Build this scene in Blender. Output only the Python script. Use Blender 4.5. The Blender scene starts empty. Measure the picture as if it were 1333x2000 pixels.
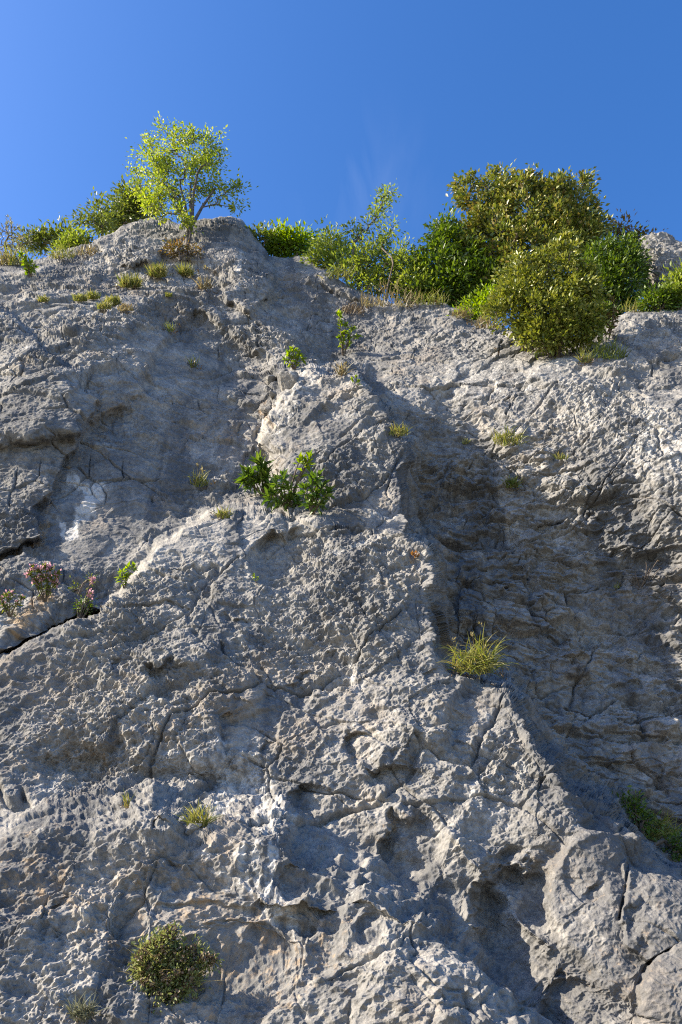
import bpy, math, random
import numpy as np
from mathutils import Vector

random.seed(7)
SC = bpy.context.scene
COL = SC.collection

# ------------------------------------------------------------------ camera, sky, sun, exposure
CAM_Z = 1.6
PITCH = math.radians(32.0)
FOC = 1500.0                       # focal length in photo pixels (photo is 1333 x 2000)
cd = bpy.data.cameras.new("camera"); cam = bpy.data.objects.new("camera", cd); COL.objects.link(cam)
cd.sensor_fit = 'VERTICAL'; cd.sensor_height = 24.0; cd.lens = 24.0 * FOC / 2000.0
cd.clip_start = 0.05; cd.clip_end = 3000.0
cam.location = (0, 0, CAM_Z); cam.rotation_euler = (math.radians(90) + PITCH, 0, 0)
SC.camera = cam

SUN_DIR = Vector((-0.82, -0.11, 0.55)).normalized()
SUN_EL = math.asin(SUN_DIR.z); SUN_AZ = math.atan2(SUN_DIR.x, SUN_DIR.y)

w = bpy.data.worlds.new("World"); SC.world = w; w.use_nodes = True
nt = w.node_tree; bg = nt.nodes["Background"]
sky = nt.nodes.new("ShaderNodeTexSky"); sky.sky_type = 'NISHITA'; sky.sun_disc = False
sky.sun_elevation = SUN_EL; sky.sun_rotation = SUN_AZ
sky.altitude = 300.0; sky.air_density = 1.0; sky.dust_density = 1.1; sky.ozone_density = 3.0
hs = nt.nodes.new("ShaderNodeHueSaturation"); hs.inputs["Saturation"].default_value = 1.28; hs.inputs["Hue"].default_value = .508
nt.links.new(sky.outputs[0], hs.inputs["Color"]); nt.links.new(hs.outputs[0], bg.inputs[0]); bg.inputs[1].default_value = 0.12

# a barely visible wisp of high cloud
wc = nt.nodes.new("ShaderNodeTexCoord"); wd0 = nt.nodes.new("ShaderNodeVectorMath"); wd0.operation = 'DISTANCE'
wdir = Vector((0.03, math.cos(math.radians(55.0)), math.sin(math.radians(55.0)))).normalized()
nt.links.new(wc.outputs["Generated"], wd0.inputs[0]); wd0.inputs[1].default_value = wdir
wr = nt.nodes.new("ShaderNodeMapRange"); wr.interpolation_type = 'SMOOTHSTEP'; nt.links.new(wd0.outputs["Value"], wr.inputs[0])
wr.inputs[1].default_value = .12; wr.inputs[2].default_value = .0; wr.inputs[3].default_value = 0; wr.inputs[4].default_value = 1
wn = nt.nodes.new("ShaderNodeTexNoise"); wn.inputs["Scale"].default_value = 5; wn.inputs["Detail"].default_value = 7; wn.inputs["Distortion"].default_value = 1.0
wm_ = nt.nodes.new("ShaderNodeMapping"); wm_.inputs["Scale"].default_value = (3, 1, 1); nt.links.new(wc.outputs["Generated"], wm_.inputs[0]); nt.links.new(wm_.outputs[0], wn.inputs["Vector"])
wt = nt.nodes.new("ShaderNodeMapRange"); nt.links.new(wn.outputs["Fac"], wt.inputs[0]); wt.inputs[1].default_value = .42; wt.inputs[2].default_value = .8; wt.inputs[4].default_value = .05
wx_ = nt.nodes.new("ShaderNodeMath"); wx_.operation = 'MULTIPLY'; nt.links.new(wr.outputs[0], wx_.inputs[0]); nt.links.new(wt.outputs[0], wx_.inputs[1])
wmix = nt.nodes.new("ShaderNodeMix"); wmix.data_type = 'RGBA'; nt.links.new(wx_.outputs[0], wmix.inputs[0]); nt.links.new(hs.outputs[0], wmix.inputs[6]); wmix.inputs[7].default_value = (5.5, 5.8, 6.2, 1)
nt.links.new(wmix.outputs[2], bg.inputs[0])

sl = bpy.data.lights.new("sun", 'SUN'); sl.energy = 5.0; sl.angle = math.radians(0.5); sl.color = (1.0, 0.885, 0.70)
so = bpy.data.objects.new("sun", sl); COL.objects.link(so)
so.rotation_euler = SUN_DIR.to_track_quat('Z', 'Y').to_euler(); so.location = (-20, -10, 30)

SC.view_settings.view_transform = 'Standard'; SC.view_settings.look = 'None'
SC.view_settings.exposure = 1.36; SC.view_settings.gamma = 1.0
try: SC.view_settings.use_curve_mapping = False
except Exception: pass
SC.cycles.max_bounces = 6; SC.cycles.use_denoising = False; SC.cycles.filter_width = 1.15

# ------------------------------------------------------------------ numeric helpers
F = np.float32
_rng = np.random.RandomState(11)
PERM = np.tile(_rng.permutation(256).astype(np.int32), 2)
_g = _rng.normal(size=(256, 3)); _g /= np.linalg.norm(_g, axis=1)[:, None]
GR = _g.astype(F) * F(1.35)

def pn(x, y, z):
    """gradient noise, about -1..1"""
    x = np.asarray(x, F); y = np.asarray(y, F); z = np.asarray(z, F)
    x, y, z = np.broadcast_arrays(x, y, z)
    xf0 = np.floor(x); yf0 = np.floor(y); zf0 = np.floor(z)
    xi = xf0.astype(np.int32) & 255; yi = yf0.astype(np.int32) & 255; zi = zf0.astype(np.int32) & 255
    xf = x - xf0; yf = y - yf0; zf = z - zf0
    u = xf * xf * xf * (xf * (xf * 6 - 15) + 10); v = yf * yf * yf * (yf * (yf * 6 - 15) + 10)
    t = zf * zf * zf * (zf * (zf * 6 - 15) + 10)
    out = 0
    for i in (0, 1):
        a = PERM[(xi + i) & 255]; wx = u if i else 1 - u
        for j in (0, 1):
            b = PERM[(a + yi + j) & 255]; wy = wx * (v if j else 1 - v)
            for k in (0, 1):
                g = GR[PERM[(b + zi + k) & 255]]
                d = g[..., 0] * (xf - i) + g[..., 1] * (yf - j) + g[..., 2] * (zf - k)
                out = out + wy * (t if k else 1 - t) * d
    return out.astype(F)

def hsh(a, b, c):
    h = (a.astype(np.uint32) * np.uint32(374761393) + b.astype(np.uint32) * np.uint32(668265263) + np.uint32((c * 2246822519) & 0xffffffff))
    h = (h ^ (h >> np.uint32(13))) * np.uint32(1274126177)
    h = h ^ (h >> np.uint32(16))
    return (h & np.uint32(0xffff)).astype(F) / F(65535.0)

def facets(u, v, seed, k=60.0, jit=0.9, lean=0.0):
    """cells with a tilted plane each: (height, distance to the cell's edge, random per cell)"""
    ui = np.floor(u); vi = np.floor(v)
    f1 = np.full(u.shape, 9, F); f2 = np.full(u.shape, 9, F); val = np.zeros(u.shape, F); ws = np.full(u.shape, 1e-12, F); rnd = np.zeros(u.shape, F)
    for i in (-1, 0, 1):
        for j in (-1, 0, 1):
            a = (ui + i).astype(np.int32); b = (vi + j).astype(np.int32)
            cx = ui + i + 0.5 + jit * (hsh(a, b, seed) - 0.5); cy = vi + j + 0.5 + jit * (hsh(a, b, seed + 1) - 0.5)
            dx = u - cx; dy = v - cy; d = dx * dx + dy * dy
            o = hsh(a, b, seed + 2); tx = hsh(a, b, seed + 3) - 0.5; ty = hsh(a, b, seed + 4) - 0.5
            h = o - 0.5 + 1.2 * (tx * dx + ty * dy) - lean * dy
            near = d < f1
            f2 = np.where(near, f1, np.minimum(f2, d))
            e = np.exp(-k * d); val += e * h; ws += e; rnd = np.where(near, o, rnd); f1 = np.where(near, d, f1)
    return val / ws, np.sqrt(f2) - np.sqrt(f1), rnd

def chips(u, v, seed, lowest=False, c=.42, tilt=1.1):
    """continuous planes meeting in sharp creases (upper envelope) or sharp crests (lower envelope)"""
    ui = np.floor(u); vi = np.floor(v); out = None
    for i in (-1, 0, 1):
        for j in (-1, 0, 1):
            a = (ui + i).astype(np.int32); b = (vi + j).astype(np.int32)
            dx = u - (ui + i + 0.05 + .9 * hsh(a, b, seed)); dy = v - (vi + j + 0.05 + .9 * hsh(a, b, seed + 1))
            h = .5 * (hsh(a, b, seed + 2) - .5) + tilt * ((hsh(a, b, seed + 3) - .5) * dx + (hsh(a, b, seed + 4) - .5) * dy)
            d2 = c * (dx * dx + dy * dy)
            if lowest: h = h + d2; out = h if out is None else np.minimum(out, h)
            else: h = h - d2; out = h if out is None else np.maximum(out, h)
    return out

def sstep(a, b, x):
    t = np.clip((x - a) / (b - a), 0, 1); return t * t * (3 - 2 * t)

def poly_sd(px, py, P):
    """signed distance to a closed polygon, positive inside"""
    d2 = np.full(px.shape, 1e12, F); ins = np.zeros(px.shape, bool); n = len(P)
    for i in range(n):
        x0, y0 = P[i]; x1, y1 = P[(i + 1) % n]
        ex, ey = x1 - x0, y1 - y0; l2 = ex * ex + ey * ey + 1e-9
        t = np.clip(((px - x0) * ex + (py - y0) * ey) / l2, 0, 1)
        d2 = np.minimum(d2, (px - x0 - t * ex) ** 2 + (py - y0 - t * ey) ** 2)
        c = (y0 <= py) != (y1 <= py)
        if y1 != y0: ins ^= c & (px < x0 + (py - y0) * ex / ey)
    d = np.sqrt(d2); return np.where(ins, d, -d)

def line_d(px, py, P):
    d2 = np.full(px.shape, 1e12, F)
    for (x0, y0), (x1, y1) in zip(P[:-1], P[1:]):
        ex, ey = x1 - x0, y1 - y0; l2 = ex * ex + ey * ey + 1e-9
        t = np.clip(((px - x0) * ex + (py - y0) * ey) / l2, 0, 1)
        d2 = np.minimum(d2, (px - x0 - t * ex) ** 2 + (py - y0 - t * ey) ** 2)
    return np.sqrt(d2)

CP, SP = math.cos(PITCH), math.sin(PITCH)
def ray(px, py):
    """direction per unit of depth along the optical axis"""
    a = (np.asarray(px, float) - 666.5) / FOC; b = (1000.0 - np.asarray(py, float)) / FOC
    return np.stack([a, CP - b * SP, SP + b * CP], -1)
def project(P):
    d = P - np.array([0, 0, CAM_Z]); zc = d[..., 1] * CP + d[..., 2] * SP; yc = -d[..., 1] * SP + d[..., 2] * CP
    return 666.5 + FOC * d[..., 0] / zc, 1000.0 - FOC * yc / zc, zc

# ------------------------------------------------------------------ the cliff
Y0 = 4.6; SLOPE = math.radians(65.0)
PN = np.array([0, -math.sin(SLOPE), math.cos(SLOPE)])
def base_depth(px, py):
    r = ray(px, py); num = -Y0 * math.sin(SLOPE)                    # plane through (0, Y0, CAM_Z)
    den = r[..., 1] * PN[1] + r[..., 2] * PN[2]
    den = np.minimum(den, -0.10)
    return num / den

RIM = [(-1000, 600), (-500, 560), (-200, 540), (0, 516), (60, 508), (110, 492), (180, 472), (220, 455), (242, 440), (272, 431), (300, 426), (330, 429),
       (350, 436), (390, 430), (425, 425), (452, 421), (474, 428), (482, 440), (500, 460), (515, 482), (526, 498), (560, 501), (605, 502), (620, 515),
       (667, 552), (697, 566), (767, 592), (807, 592), (857, 590), (892, 600), (927, 622), (1000, 641), (1090, 660), (1165, 654), (1200, 622), (1225, 607), (1257, 604), (1333, 606), (1500, 640), (1800, 640), (2400, 640)]

SPUR_U = [(548, 716), (600, 712), (645, 722), (700, 745), (745, 785), (780, 830), (800, 862), (812, 900), (797, 950), (800, 1000), (797, 1045), (848, 1092),
          (850, 1150), (835, 1215), (700, 1200), (600, 1100), (560, 1000), (540, 930), (510, 862), (530, 800), (540, 760)]
SPUR_L = [(797, 1042), (848, 1090), (854, 1150), (838, 1215), (852, 1262), (885, 1305), (930, 1332), (1000, 1345), (1030, 1400), (1080, 1470), (1130, 1535),
          (1200, 1572), (1270, 1650), (1333, 1690), (1700, 1900), (1700, 3400), (-1200, 3400), (-1200, 1500), (-200, 1390), (0, 1292), (100, 1238), (182, 1190),
          (232, 1148), (282, 1100), (312, 1060), (380, 1018), (440, 998), (520, 985), (600, 1003), (700, 1030)]
PEAK = [(-1200, 300), (470, 380), (486, 440), (516, 482), (533, 520), (540, 570), (560, 610), (600, 650), (620, 690), (560, 705), (470, 660), (380, 620), (300, 700),
        (250, 800), (170, 850), (-200, 900), (-1200, 900)]
SUMMIT = [(250, 380), (470, 380), (486, 440), (514, 482), (530, 520), (532, 560), (490, 603), (440, 590), (420, 540), (400, 500), (340, 495), (300, 520), (230, 515), (180, 480)]
BUTTRESS = [(-1200, 560), (0, 600), (120, 700), (200, 790), (172, 850), (132, 900), (112, 940), (66, 998), (86, 1050), (42, 1078), (0, 1088), (-1200, 1100)]
BLOCK_L = [(-1200, 1180), (0, 1105), (60, 1090), (140, 1120), (180, 1160), (190, 1188), (110, 1222), (0, 1286), (-1200, 1500)]
SLAB_B = [(-1200, 1700), (0, 1622), (100, 1592), (200, 1582), (300, 1556), (340, 1570), (372, 1615), (420, 1592), (520, 1572), (562, 1592), (620, 1640), (700, 1672),
          (765, 1705), (850, 1745), (900, 1810), (960, 1870), (1000, 1920), (1060, 2010), (1400, 3400), (-1200, 3400)]
SLAB_R = [(1062, 1760), (1075, 1690), (1140, 1620), (1190, 1625), (1235, 1690), (1340, 1730), (1700, 1900), (1700, 2300), (1340, 2010), (1180, 1930), (1100, 1850)]
SLAB_R2 = [(1228, 1690), (1262, 1692), (1300, 1720), (1345, 1742), (1700, 1900), (1700, 2060), (1345, 1850), (1270, 1885), (1225, 1850), (1222, 1750)]
SLAB_R3 = [(1262, 1895), (1300, 1870), (1345, 1855), (1700, 2060), (1700, 3400), (1300, 3400), (1250, 1960)]
LEDGE_C = [(420, 745), (470, 728), (540, 722), (546, 770), (520, 800), (470, 790)]
HOLLOW_R = [(860, 930), (960, 885), (1060, 892), (1150, 948), (1210, 1000), (1340, 1112), (1800, 1300), (1800, 1900), (1333, 1690), (1200, 1572), (1080, 1470), (1000, 1345), (900, 1300), (850, 1100)]
FLAT_P = [(140, 900), (190, 880), (300, 930), (300, 1050), (220, 1110), (110, 1110), (90, 1040)]
SLABS = [(SPUR_U, .060, 11), (SPUR_L, .070, 13), (PEAK, .032, 26), (SUMMIT, .022, 14), (BUTTRESS, .030, 9), (BLOCK_L, .05, 13), (SLAB_B, .088, 70),
         (SLAB_R, .010, 40), (SLAB_R2, .014, 10), (SLAB_R3, .024, 16), (LEDGE_C, .022, 22)]
BUMPS = [(460, 740, 70, 110, -.025), (130, 720, 190, 190, .05), (250, 620, 60, 60, .012), (420, 1535, 140, 45, -.035), (160, 1515, 170, 50, -.022), (690, 1570, 80, 110, -.02),
         (600, 1330, 160, 110, -.018), (330, 1330, 160, 80, .02), (780, 1390, 120, 120, .012), 
         (640, 840, 90, 70, .014), (720, 930, 70, 60, .012), (330, 1640, 120, 60, .02), (600, 1720, 120, 60, .015), (1080, 730, 130, 60, .012), (950, 640, 80, 40, .006),
         (1200, 800, 140, 60, .014), (430, 1850, 140, 60, -.02), (780, 1860, 90, 80, .02), (700, 640, 90, 50, -.03), (1200, 1560, 80, 60, -.03),
         (1322, 1240, 30, 40, .018), (400, 850, 110, 80, -.012), (150, 1010, 70, 70, -.012)]
RIDGES = [([(990, 1370), (965, 1470), (905, 1600), (855, 1715)], 28, .008), ([(1000, 1350), (1060, 1450), (1110, 1540)], 26, .016), ([(900, 1640), (970, 1740), (1060, 1850)], 20, .018),
          ([(700, 1668), (850, 1752), (900, 1818), (1000, 1925), (1080, 2020)], 30, -.026), ([(95, 1236), (150, 1222), (192, 1196)], 13, -.05), ([(0, 1297), (60, 1258), (110, 1232), (192, 1192)], 9, -.045),
          ([(1230, 1690), (1222, 1750), (1213, 1800)], 4, -.014), ([(1345, 1838), (1272, 1880), (1256, 1930)], 5, -.016), ([(310, 1742), (400, 1735), (490, 1757)], 4, -.007),
          ([(540, 1776), (610, 1787)], 4, -.009), 
          ([(500, 856), (512, 815), (530, 790), (548, 740)], 6, -.02), ([(420, 1000), (480, 920)], 8, -.012),
          ([(640, 580), (655, 640), (640, 690), (720, 720)], 25, -.012), ([(860, 770), (905, 830), (960, 890)], 26, -.018), ([(1000, 940), (960, 1010), (950, 1100)], 16, -.012),
          ([(1050, 1035), (1115, 1018)], 5, -.02), ([(980, 1160), (1070, 1168)], 5, -.014), ([(1110, 1380), (1230, 1420), (1300, 1400)], 6, -.014), ([(1180, 1440), (1290, 1450)], 7, -.016),
          ([(1000, 1230), (1110, 1250)], 5, -.012), ([(870, 1180), (900, 1300), (1010, 1330)], 25, -.02), ([(540, 585), (600, 572), (700, 590)], 10, -.012),
          ([(560, 540), (640, 545), (700, 575)], 16, .018), ([(520, 530), (535, 600), (640, 700)], 16, -.018), ([(270, 525), (350, 520), (420, 545)], 8, -.008),
          ([(190, 490), (260, 470), (320, 450)], 4, -.008), ([(240, 1190), (330, 1180), (370, 1190)], 3, -.006), ([(0, 800), (150, 740), (330, 690)], 22, .006),
          ([(0, 700), (200, 650), (300, 640)], 18, .006), ([(500, 1720), (700, 1730), (830, 1790)], 10, .01)]

DENTS = [(570, 1085, 68, 70, .040), (360, 1340, 62, 40, .026), (590, 1335, 38, 36, .018), (190, 1490, 90, 36, .014), (720, 1475, 42, 36, .020), (790, 1530, 72, 36, .030), (620, 1600, 58, 60, .032),
         (815, 1650, 62, 85, .034), (1015, 1810, 88, 140, .075), (1120, 1960, 70, 60, .03), (540, 875, 42, 42, .020), (900, 1440, 26, 50, .016), (240, 1290, 32, 20, .011), (380, 1210, 26, 16, .010), (660, 1280, 22, 16, .010),
         (470, 1210, 32, 20, .011), (330, 660, 70, 60, .018), (1170, 1740, 26, 30, .012), (1255, 1790, 34, 60, .014), (470, 1400, 40, 24, .014), (860, 1330, 26, 22, .010), (760, 1240, 24, 18, .009),
         (620, 910, 24, 26, .012), (700, 880, 20, 24, .010), (1120, 690, 40, 24, .012), (1050, 800, 50, 24, .014), (1200, 760, 40, 30, .012), (100, 640, 60, 24, .010), (180, 790, 50, 26, .010), (440, 580, 34, 40, .016),
         (250, 1760, 40, 40, .016), (130, 1760, 34, 18, .010), (590, 1690, 40, 26, .014), (720, 1790, 36, 22, .012), (330, 1620, 26, 20, .014), (530, 1460, 24, 18, .009)]
def macro(px, py):
    wx = 20 * pn(px / 75, py / 75, 1.3) + 11 * pn(px / 30, py / 30, 5.1) + 3 * pn(px / 10, py / 10, 2.2)
    wy = 16 * pn(px / 75, py / 75, 9.7) + 7 * pn(px / 26, py / 26, 7.4) + 3 * pn(px / 10, py / 10, 4.2)
    x = px + wx; y = py + wy
    r = np.zeros(px.shape, F)
    sdl = {}
    for k, (P, amp, wd) in enumerate(SLABS):
        d = poly_sd(x, y, P); sdl[k] = d
        v = amp * sstep(-wd * .5, wd * .5, d) + (amp * .25 * sstep(0, wd * 3, d) if k > 1 else 0)
        if k == 0: up = v
        elif k == 1: r += np.maximum(up, v)
        else: r += v
    # foot of the spur on its right side: a deep corner that climbs out to the right
    dsp = np.maximum(sdl[0], sdl[1])
    right = sstep(-20, 60, x - (560 + .42 * (y - 700)))
    out = np.clip(-dsp, 0, None)
    lip = sstep(0, 90, x - (600 + .46 * (y - 720)))
    r += lip * sstep(-6, 8, dsp) * .017 * np.exp(-np.clip(dsp, 0, None) / 170)
    wide = 480 + 500 * sstep(850, 1350, y)
    r -= right * (.08 + .025 * sstep(800, 1000, y)) * np.exp(-(out / wide) ** 2) * sstep(-5, 30, -dsp)
    r -= (1 - right) * .015 * np.exp(-(out / 110) ** 2) * sstep(-5, 30, -dsp)
    r += (.07 - .07 * sstep(800, 1200, y)) * sstep(650, 1500, x) * sstep(-10, 200, out) * right
    r -= .00013 * np.clip(x - 160, 0, 340) * sstep(500, 640, y) * sstep(1120, 980, y + .25 * (x - 160)) * (1 - sstep(-10, 40, np.maximum(sdl[0], sdl[1]))) * (1 - right)
    hd = poly_sd(x, y, HOLLOW_R)
    r -= sstep(-150, 110, hd) * (.02 + .00014 * np.clip(x - 860, 0, 520))
    r += .045 * sstep(850, 1420, x) * sstep(1300, 1480, y) * (1 - 1.1 * sstep(1580, 1720, y))
    for cx, cy, sx, sy, a in BUMPS:
        r += a * np.exp(-((x - cx) / sx) ** 2 - ((y - cy) / sy) ** 2)
    for cx, cy, rx, ry, a in DENTS:
        dx = (x + 1.4 * wy - cx) / rx; dy = (y + 1.4 * wx - cy) / ry
        r -= a * sstep(1.25, .45, dx * dx + dy * dy + .35 * wx / 16 * wy / 16) * np.clip(.5 - .5 * dx, 0, 1)
    for P, wd, a in RIDGES:
        xs = [p[0] for p in P]; ys = [p[1] for p in P]
        q = 0.35 if wd < 10 else 1.0
        d = line_d(px + q * wx, py + q * wy, P)
        r += a * np.exp(-(d / wd) ** 2)
    return r

def bilin(a, ni, nj, st):
    """bring an array sampled every st rows / columns back to ni x nj"""
    ii = np.minimum(np.arange(ni) / st, a.shape[0] - 1.001); jj = np.minimum(np.arange(nj) / st, a.shape[1] - 1.001)
    i0 = ii.astype(int); j0 = jj.astype(int); fi = (ii - i0)[:, None].astype(F); fj = (jj - j0)[None, :].astype(F)
    A = a[i0] * (1 - fi) + a[i0 + 1] * fi
    return A[:, j0] * (1 - fj) + A[:, j0 + 1] * fj

def grid_normals(P):
    du = np.gradient(P, axis=1); dv = np.gradient(P, axis=0)
    n = np.cross(du, dv); n /= np.linalg.norm(n, axis=-1)[..., None] + 1e-12
    return n

QUAL = 1.42
cols = np.concatenate([np.linspace(-900, -24, 190, endpoint=False), np.linspace(-24, 1357, int(930 * QUAL)), np.linspace(1360, 2240, 190)])
rim = np.interp(cols, [p[0] for p in RIM], [p[1] for p in RIM])
rim = rim + 3.0 * pn(cols / 17, 0 * cols, 3.3) + 1.5 * pn(cols / 6, 0 * cols, 8.3)
t_face = np.linspace(0, 1, int(1120 * QUAL))
low = np.array([3300, 3050, 2900, 2760, 2640, 2540, 2450, 2370, 2300, 2240, 2190, 2145, 2110, 2085, 2065, 2050, 2038, 2030])
PX = np.concatenate([np.tile(cols, (len(low), 1)), np.tile(cols, (len(t_face), 1))]).astype(F)
PY = np.concatenate([np.tile(low[:, None], (1, len(cols))), 2024 + (rim[None, :] - 2024) * t_face[:, None]]).astype(F)
NI, NJ = PX.shape

st = 2
r_ = bilin(macro(PX[::st, ::st], PY[::st, ::st]), NI, NJ, st)
crest = PY - rim[None, :]
r_ = r_ - 0.035 * np.exp(-np.clip(crest, 0, None) / 14.0)           # the rim rounds over
D = base_depth(PX, PY) * (1 - r_)
POS = np.array([0, 0, CAM_Z]) + ray(PX, PY) * D[..., None]
PXR, PYR = PX, PY

# region weights (where the rock weathers into pits, splits into flakes, or runs in strata)
def soft(P, wd): return bilin(sstep(-wd, wd, poly_sd(PX[::4, ::4], PY[::4, ::4], P)), NI, NJ, 4)
in_low = soft(SPUR_L, 25); in_up = soft(SPUR_U, 25); in_sb = soft(SLAB_B, 25); in_sr = np.maximum(soft(SLAB_R, 20), soft(SLAB_R3, 20)); flat = soft(FLAT_P, 25)
rightm = sstep(-20, 80, PX - (560 + .42 * (PY - 700))) * (1 - np.maximum(in_low, in_up))
flake = rightm * sstep(700, 950, PY) * (1 - .8 * sstep(0, 260, (PX - 900) - (PY - 820) * 1.2))
pit = np.clip(1.0 * in_up + 1.0 * in_low - .8 * in_sb - .6 * in_sr, 0, 1)
leftw = (1 - np.maximum(in_low, in_up)) * (1 - rightm)

X, Yw, Z = (POS[..., i].astype(F) for i in range(3))
S = (Yw * math.cos(SLOPE) + Z * math.sin(SLOPE)).astype(F)           # distance up the slope
def lo(f, st, *a): return bilin(f(*[q[::st, ::st] for q in a]), NI, NJ, st)

wob = lo(lambda x, y, z: pn(x * .9, y * .9, z * .9), 4, X, Yw, Z)
wob2 = lo(lambda x, y, z: pn(x * 2.3 + 7, y * 2.3, z * 2.3), 3, X, Yw, Z)
H = np.zeros((NI, NJ), F)
H += .09 * lo(lambda x, y, z: pn(x * .42 + 3, y * .42, z * .42), 6, X, Yw, Z) + .05 * wob
big = lo(lambda x, y, z: 1 - 2 * np.abs(pn(x * 1.05 + 5, y * 1.05, z * .9)), 3, X, Yw, Z)
H += .03 * big + .02 * wob2
# scalloped pits with sharp crests
def pits(fr, ox): return lambda x, y, z: np.abs(pn(x * fr + ox, y * fr, z * fr))
A1 = lo(pits(2.6, 1), 2, X + .10 * wob2, Yw, Z + .12 * wob)
A2 = lo(pits(5.6, 17), 1, X + .05 * wob2, Yw, Z * .85 + .3 * X)
A3 = pits(11.5, 31)((X * .88 + S * .48) * .55, Yw * .3, S * .88 - X * .48 + .03 * wob2)
ca_, sa_ = math.cos(.5), math.sin(.5); XA = X * ca_ + S * sa_; SA = S * ca_ - X * sa_
A4 = pits(24.0, 47)(XA * .6, Yw * .3, SA)
rough = .35 + .85 * lo(lambda x, y, z: sstep(-.4, .45, pn(x * .7 + 21, y * .7, z * .7) + .4 * pn(x * 2 + 21, y * 2, z * 2)), 4, X, Yw, Z)
near = np.clip(10.0 / np.sqrt(X * X + Yw * Yw + (Z - CAM_Z) ** 2), .35, 1.6)
smooth_k = 1 - .75 * flat - .45 * in_sr - .35 * in_sb
A5 = pits(49.0, 71)(X, Yw, Z)
def chip_layer(su, sv, seed, ang, warp, lowest=False):
    ca, sa = math.cos(ang), math.sin(ang)
    return chips((X * ca + S * sa + warp * wob2 + .25 * warp * A2) / su, (S * ca - X * sa + warp * wob + .25 * warp * A1) / sv, seed, lowest)
c1 = chip_layer(1.25, .8, 101, -.35, .25); c2 = chip_layer(.50, .30, 107, .25, .12, True); c3 = chip_layer(.20, .125, 113, -.2, .06, True)
c4 = chip_layer(.085, .055, 119, .3, .03, True); c5 = chip_layer(.042, .03, 127, -.1, .02, True); c6 = chip_layer(.022, .016, 129, .2, .01, True)
v2 = chip_layer(.42, .30, 131, -.5, .12, True); v3 = chip_layer(.17, .12, 137, .4, .06, True); v4 = chip_layer(.075, .05, 149, -.3, .03, True)
def cell_layer(su, sv, seed, ang, warp, k=60.0, lean=0.0):
    ca, sa = math.cos(ang), math.sin(ang)
    return facets((X * ca + S * sa + warp * wob2 + .3 * warp * A2) / su, (S * ca - X * sa + warp * wob + .3 * warp * A1) / sv, seed, k, .9, lean)
fz, ez, nz = cell_layer(1.9, 1.1, 201, .75, .35, 110.0); fy, ey, ny_ = cell_layer(.62, .40, 207, .7, .16, 130.0)
zone = np.clip(.02 + 1.05 * nz + .5 * (ny_ - .5), .06, 1.15)                       # a fresh face is smooth, an old one is pitted
rough = rough * (.35 + .9 * zone)
ang = lo(lambda x, y, z: sstep(-.25, .3, pn(x * .5 + 91, y * .5, z * .6) + .35 * pn(x * 1.7 + 91, y * 1.7, z * 1.7)), 4, X, Yw, Z)   # where it breaks in chips
ang = np.clip(ang * (.75 - .25 * pit) + .6 * in_sb + .6 * flake + .15, 0, 1) * (1 - .6 * flat) * (1 - .5 * in_sr)
pitk = rough * smooth_k * (1 - .65 * ang) * (1 - .6 * flake)
H += ang * (.15 * c1 + .13 * c2 + .085 * c3 + .046 * c4 + .028 * c5 + .014 * c6)
H += pitk * (.04 * v2 + .048 * v3 + .050 * v4 + .028 * c5 + .014 * c6)
H += .095 * (fz - .1) * (1 - .6 * in_sr) + .055 * fy * (1 - flake) - .05 * np.exp(-(ez / .016) ** 2) * sstep(.35, .6, ny_) * (1 - .5 * in_sb)
H -= pitk * (.02 * A1 + .018 * A2 + .030 * A3 + .034 * A4 + .024 * A5) + .35 * ang * rough * (.03 * A3 + .028 * A4 + .020 * A5)
# flakes and blocks
def facet_layer(su, sv, seed, ang, warp, k=60.0):
    ca, sa = math.cos(ang), math.sin(ang)
    u = (X * ca + S * sa + warp * wob2 + .3 * warp * A2) / su; v = (S * ca - X * sa + warp * wob + .3 * warp * A1) / sv
    return facets(u, v, seed, k)
f0, e0, n0 = facet_layer(1.5, .75, 3, -.25, .25, 40.0)
f1, e1, n1 = facet_layer(.55, .28, 11, -.18, .10, 110.0)
f2, e2, n2 = facet_layer(.21, .12, 23, -.3, .05, 110.0)
blk = (.30 + .60 * flake + .15 * in_sb) * (1 - .75 * in_sr) * (1 - .7 * flat)
f3, e3, n3 = facet_layer(.095, .06, 41, -.2, .05)
fb, eb, nb_ = facet_layer(3.2, 2.4, 57, .5, .5, 14.0)
H += .09 * fb * (1 - .6 * in_sr)
H += blk * (.12 * f0 * (1 - .5 * pit) * (1 - .6 * in_sb) + (.06 + .13 * flake) * f1 + .045 * f2 * (.5 + 1.5 * flake)) + .014 * f3 * (.35 + .5 * rough) * smooth_k
gate = lo(lambda x, y, z: sstep(-.05, .35, pn(x * .8 + 60, y * .8, z * .8)), 4, X, Yw, Z)
H -= .06 * blk * gate * np.exp(-(e0 / .03) ** 2) + .022 * (.15 + flake) * (1 - gate) * np.exp(-(e1 / .05) ** 2)
fj, ej, nj_ = facet_layer(.95, .42, 71, -.45, .16); fk, ek, nk_ = facet_layer(.38, .62, 77, .3, .10)
gj = lo(lambda x, y, z: sstep(.02, .25, pn(x * .9 + 33, y * .9, z * .9)), 4, X, Yw, Z); gk = lo(lambda x, y, z: sstep(.08, .3, pn(x * 1.1 + 73, y * 1.1, z * 1.1)), 4, X, Yw, Z)
gj = gj * (1 - .7 * in_sb); gk = gk * (1 - .7 * in_sb)
H -= .055 * gj * np.exp(-(ej / .022) ** 2) * (1 - .5 * pit) + .045 * gk * np.exp(-(ek / .022) ** 2) * (1 - .6 * pit)
H += .035 * gj * (fj - .2) + .03 * gk * fk
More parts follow.
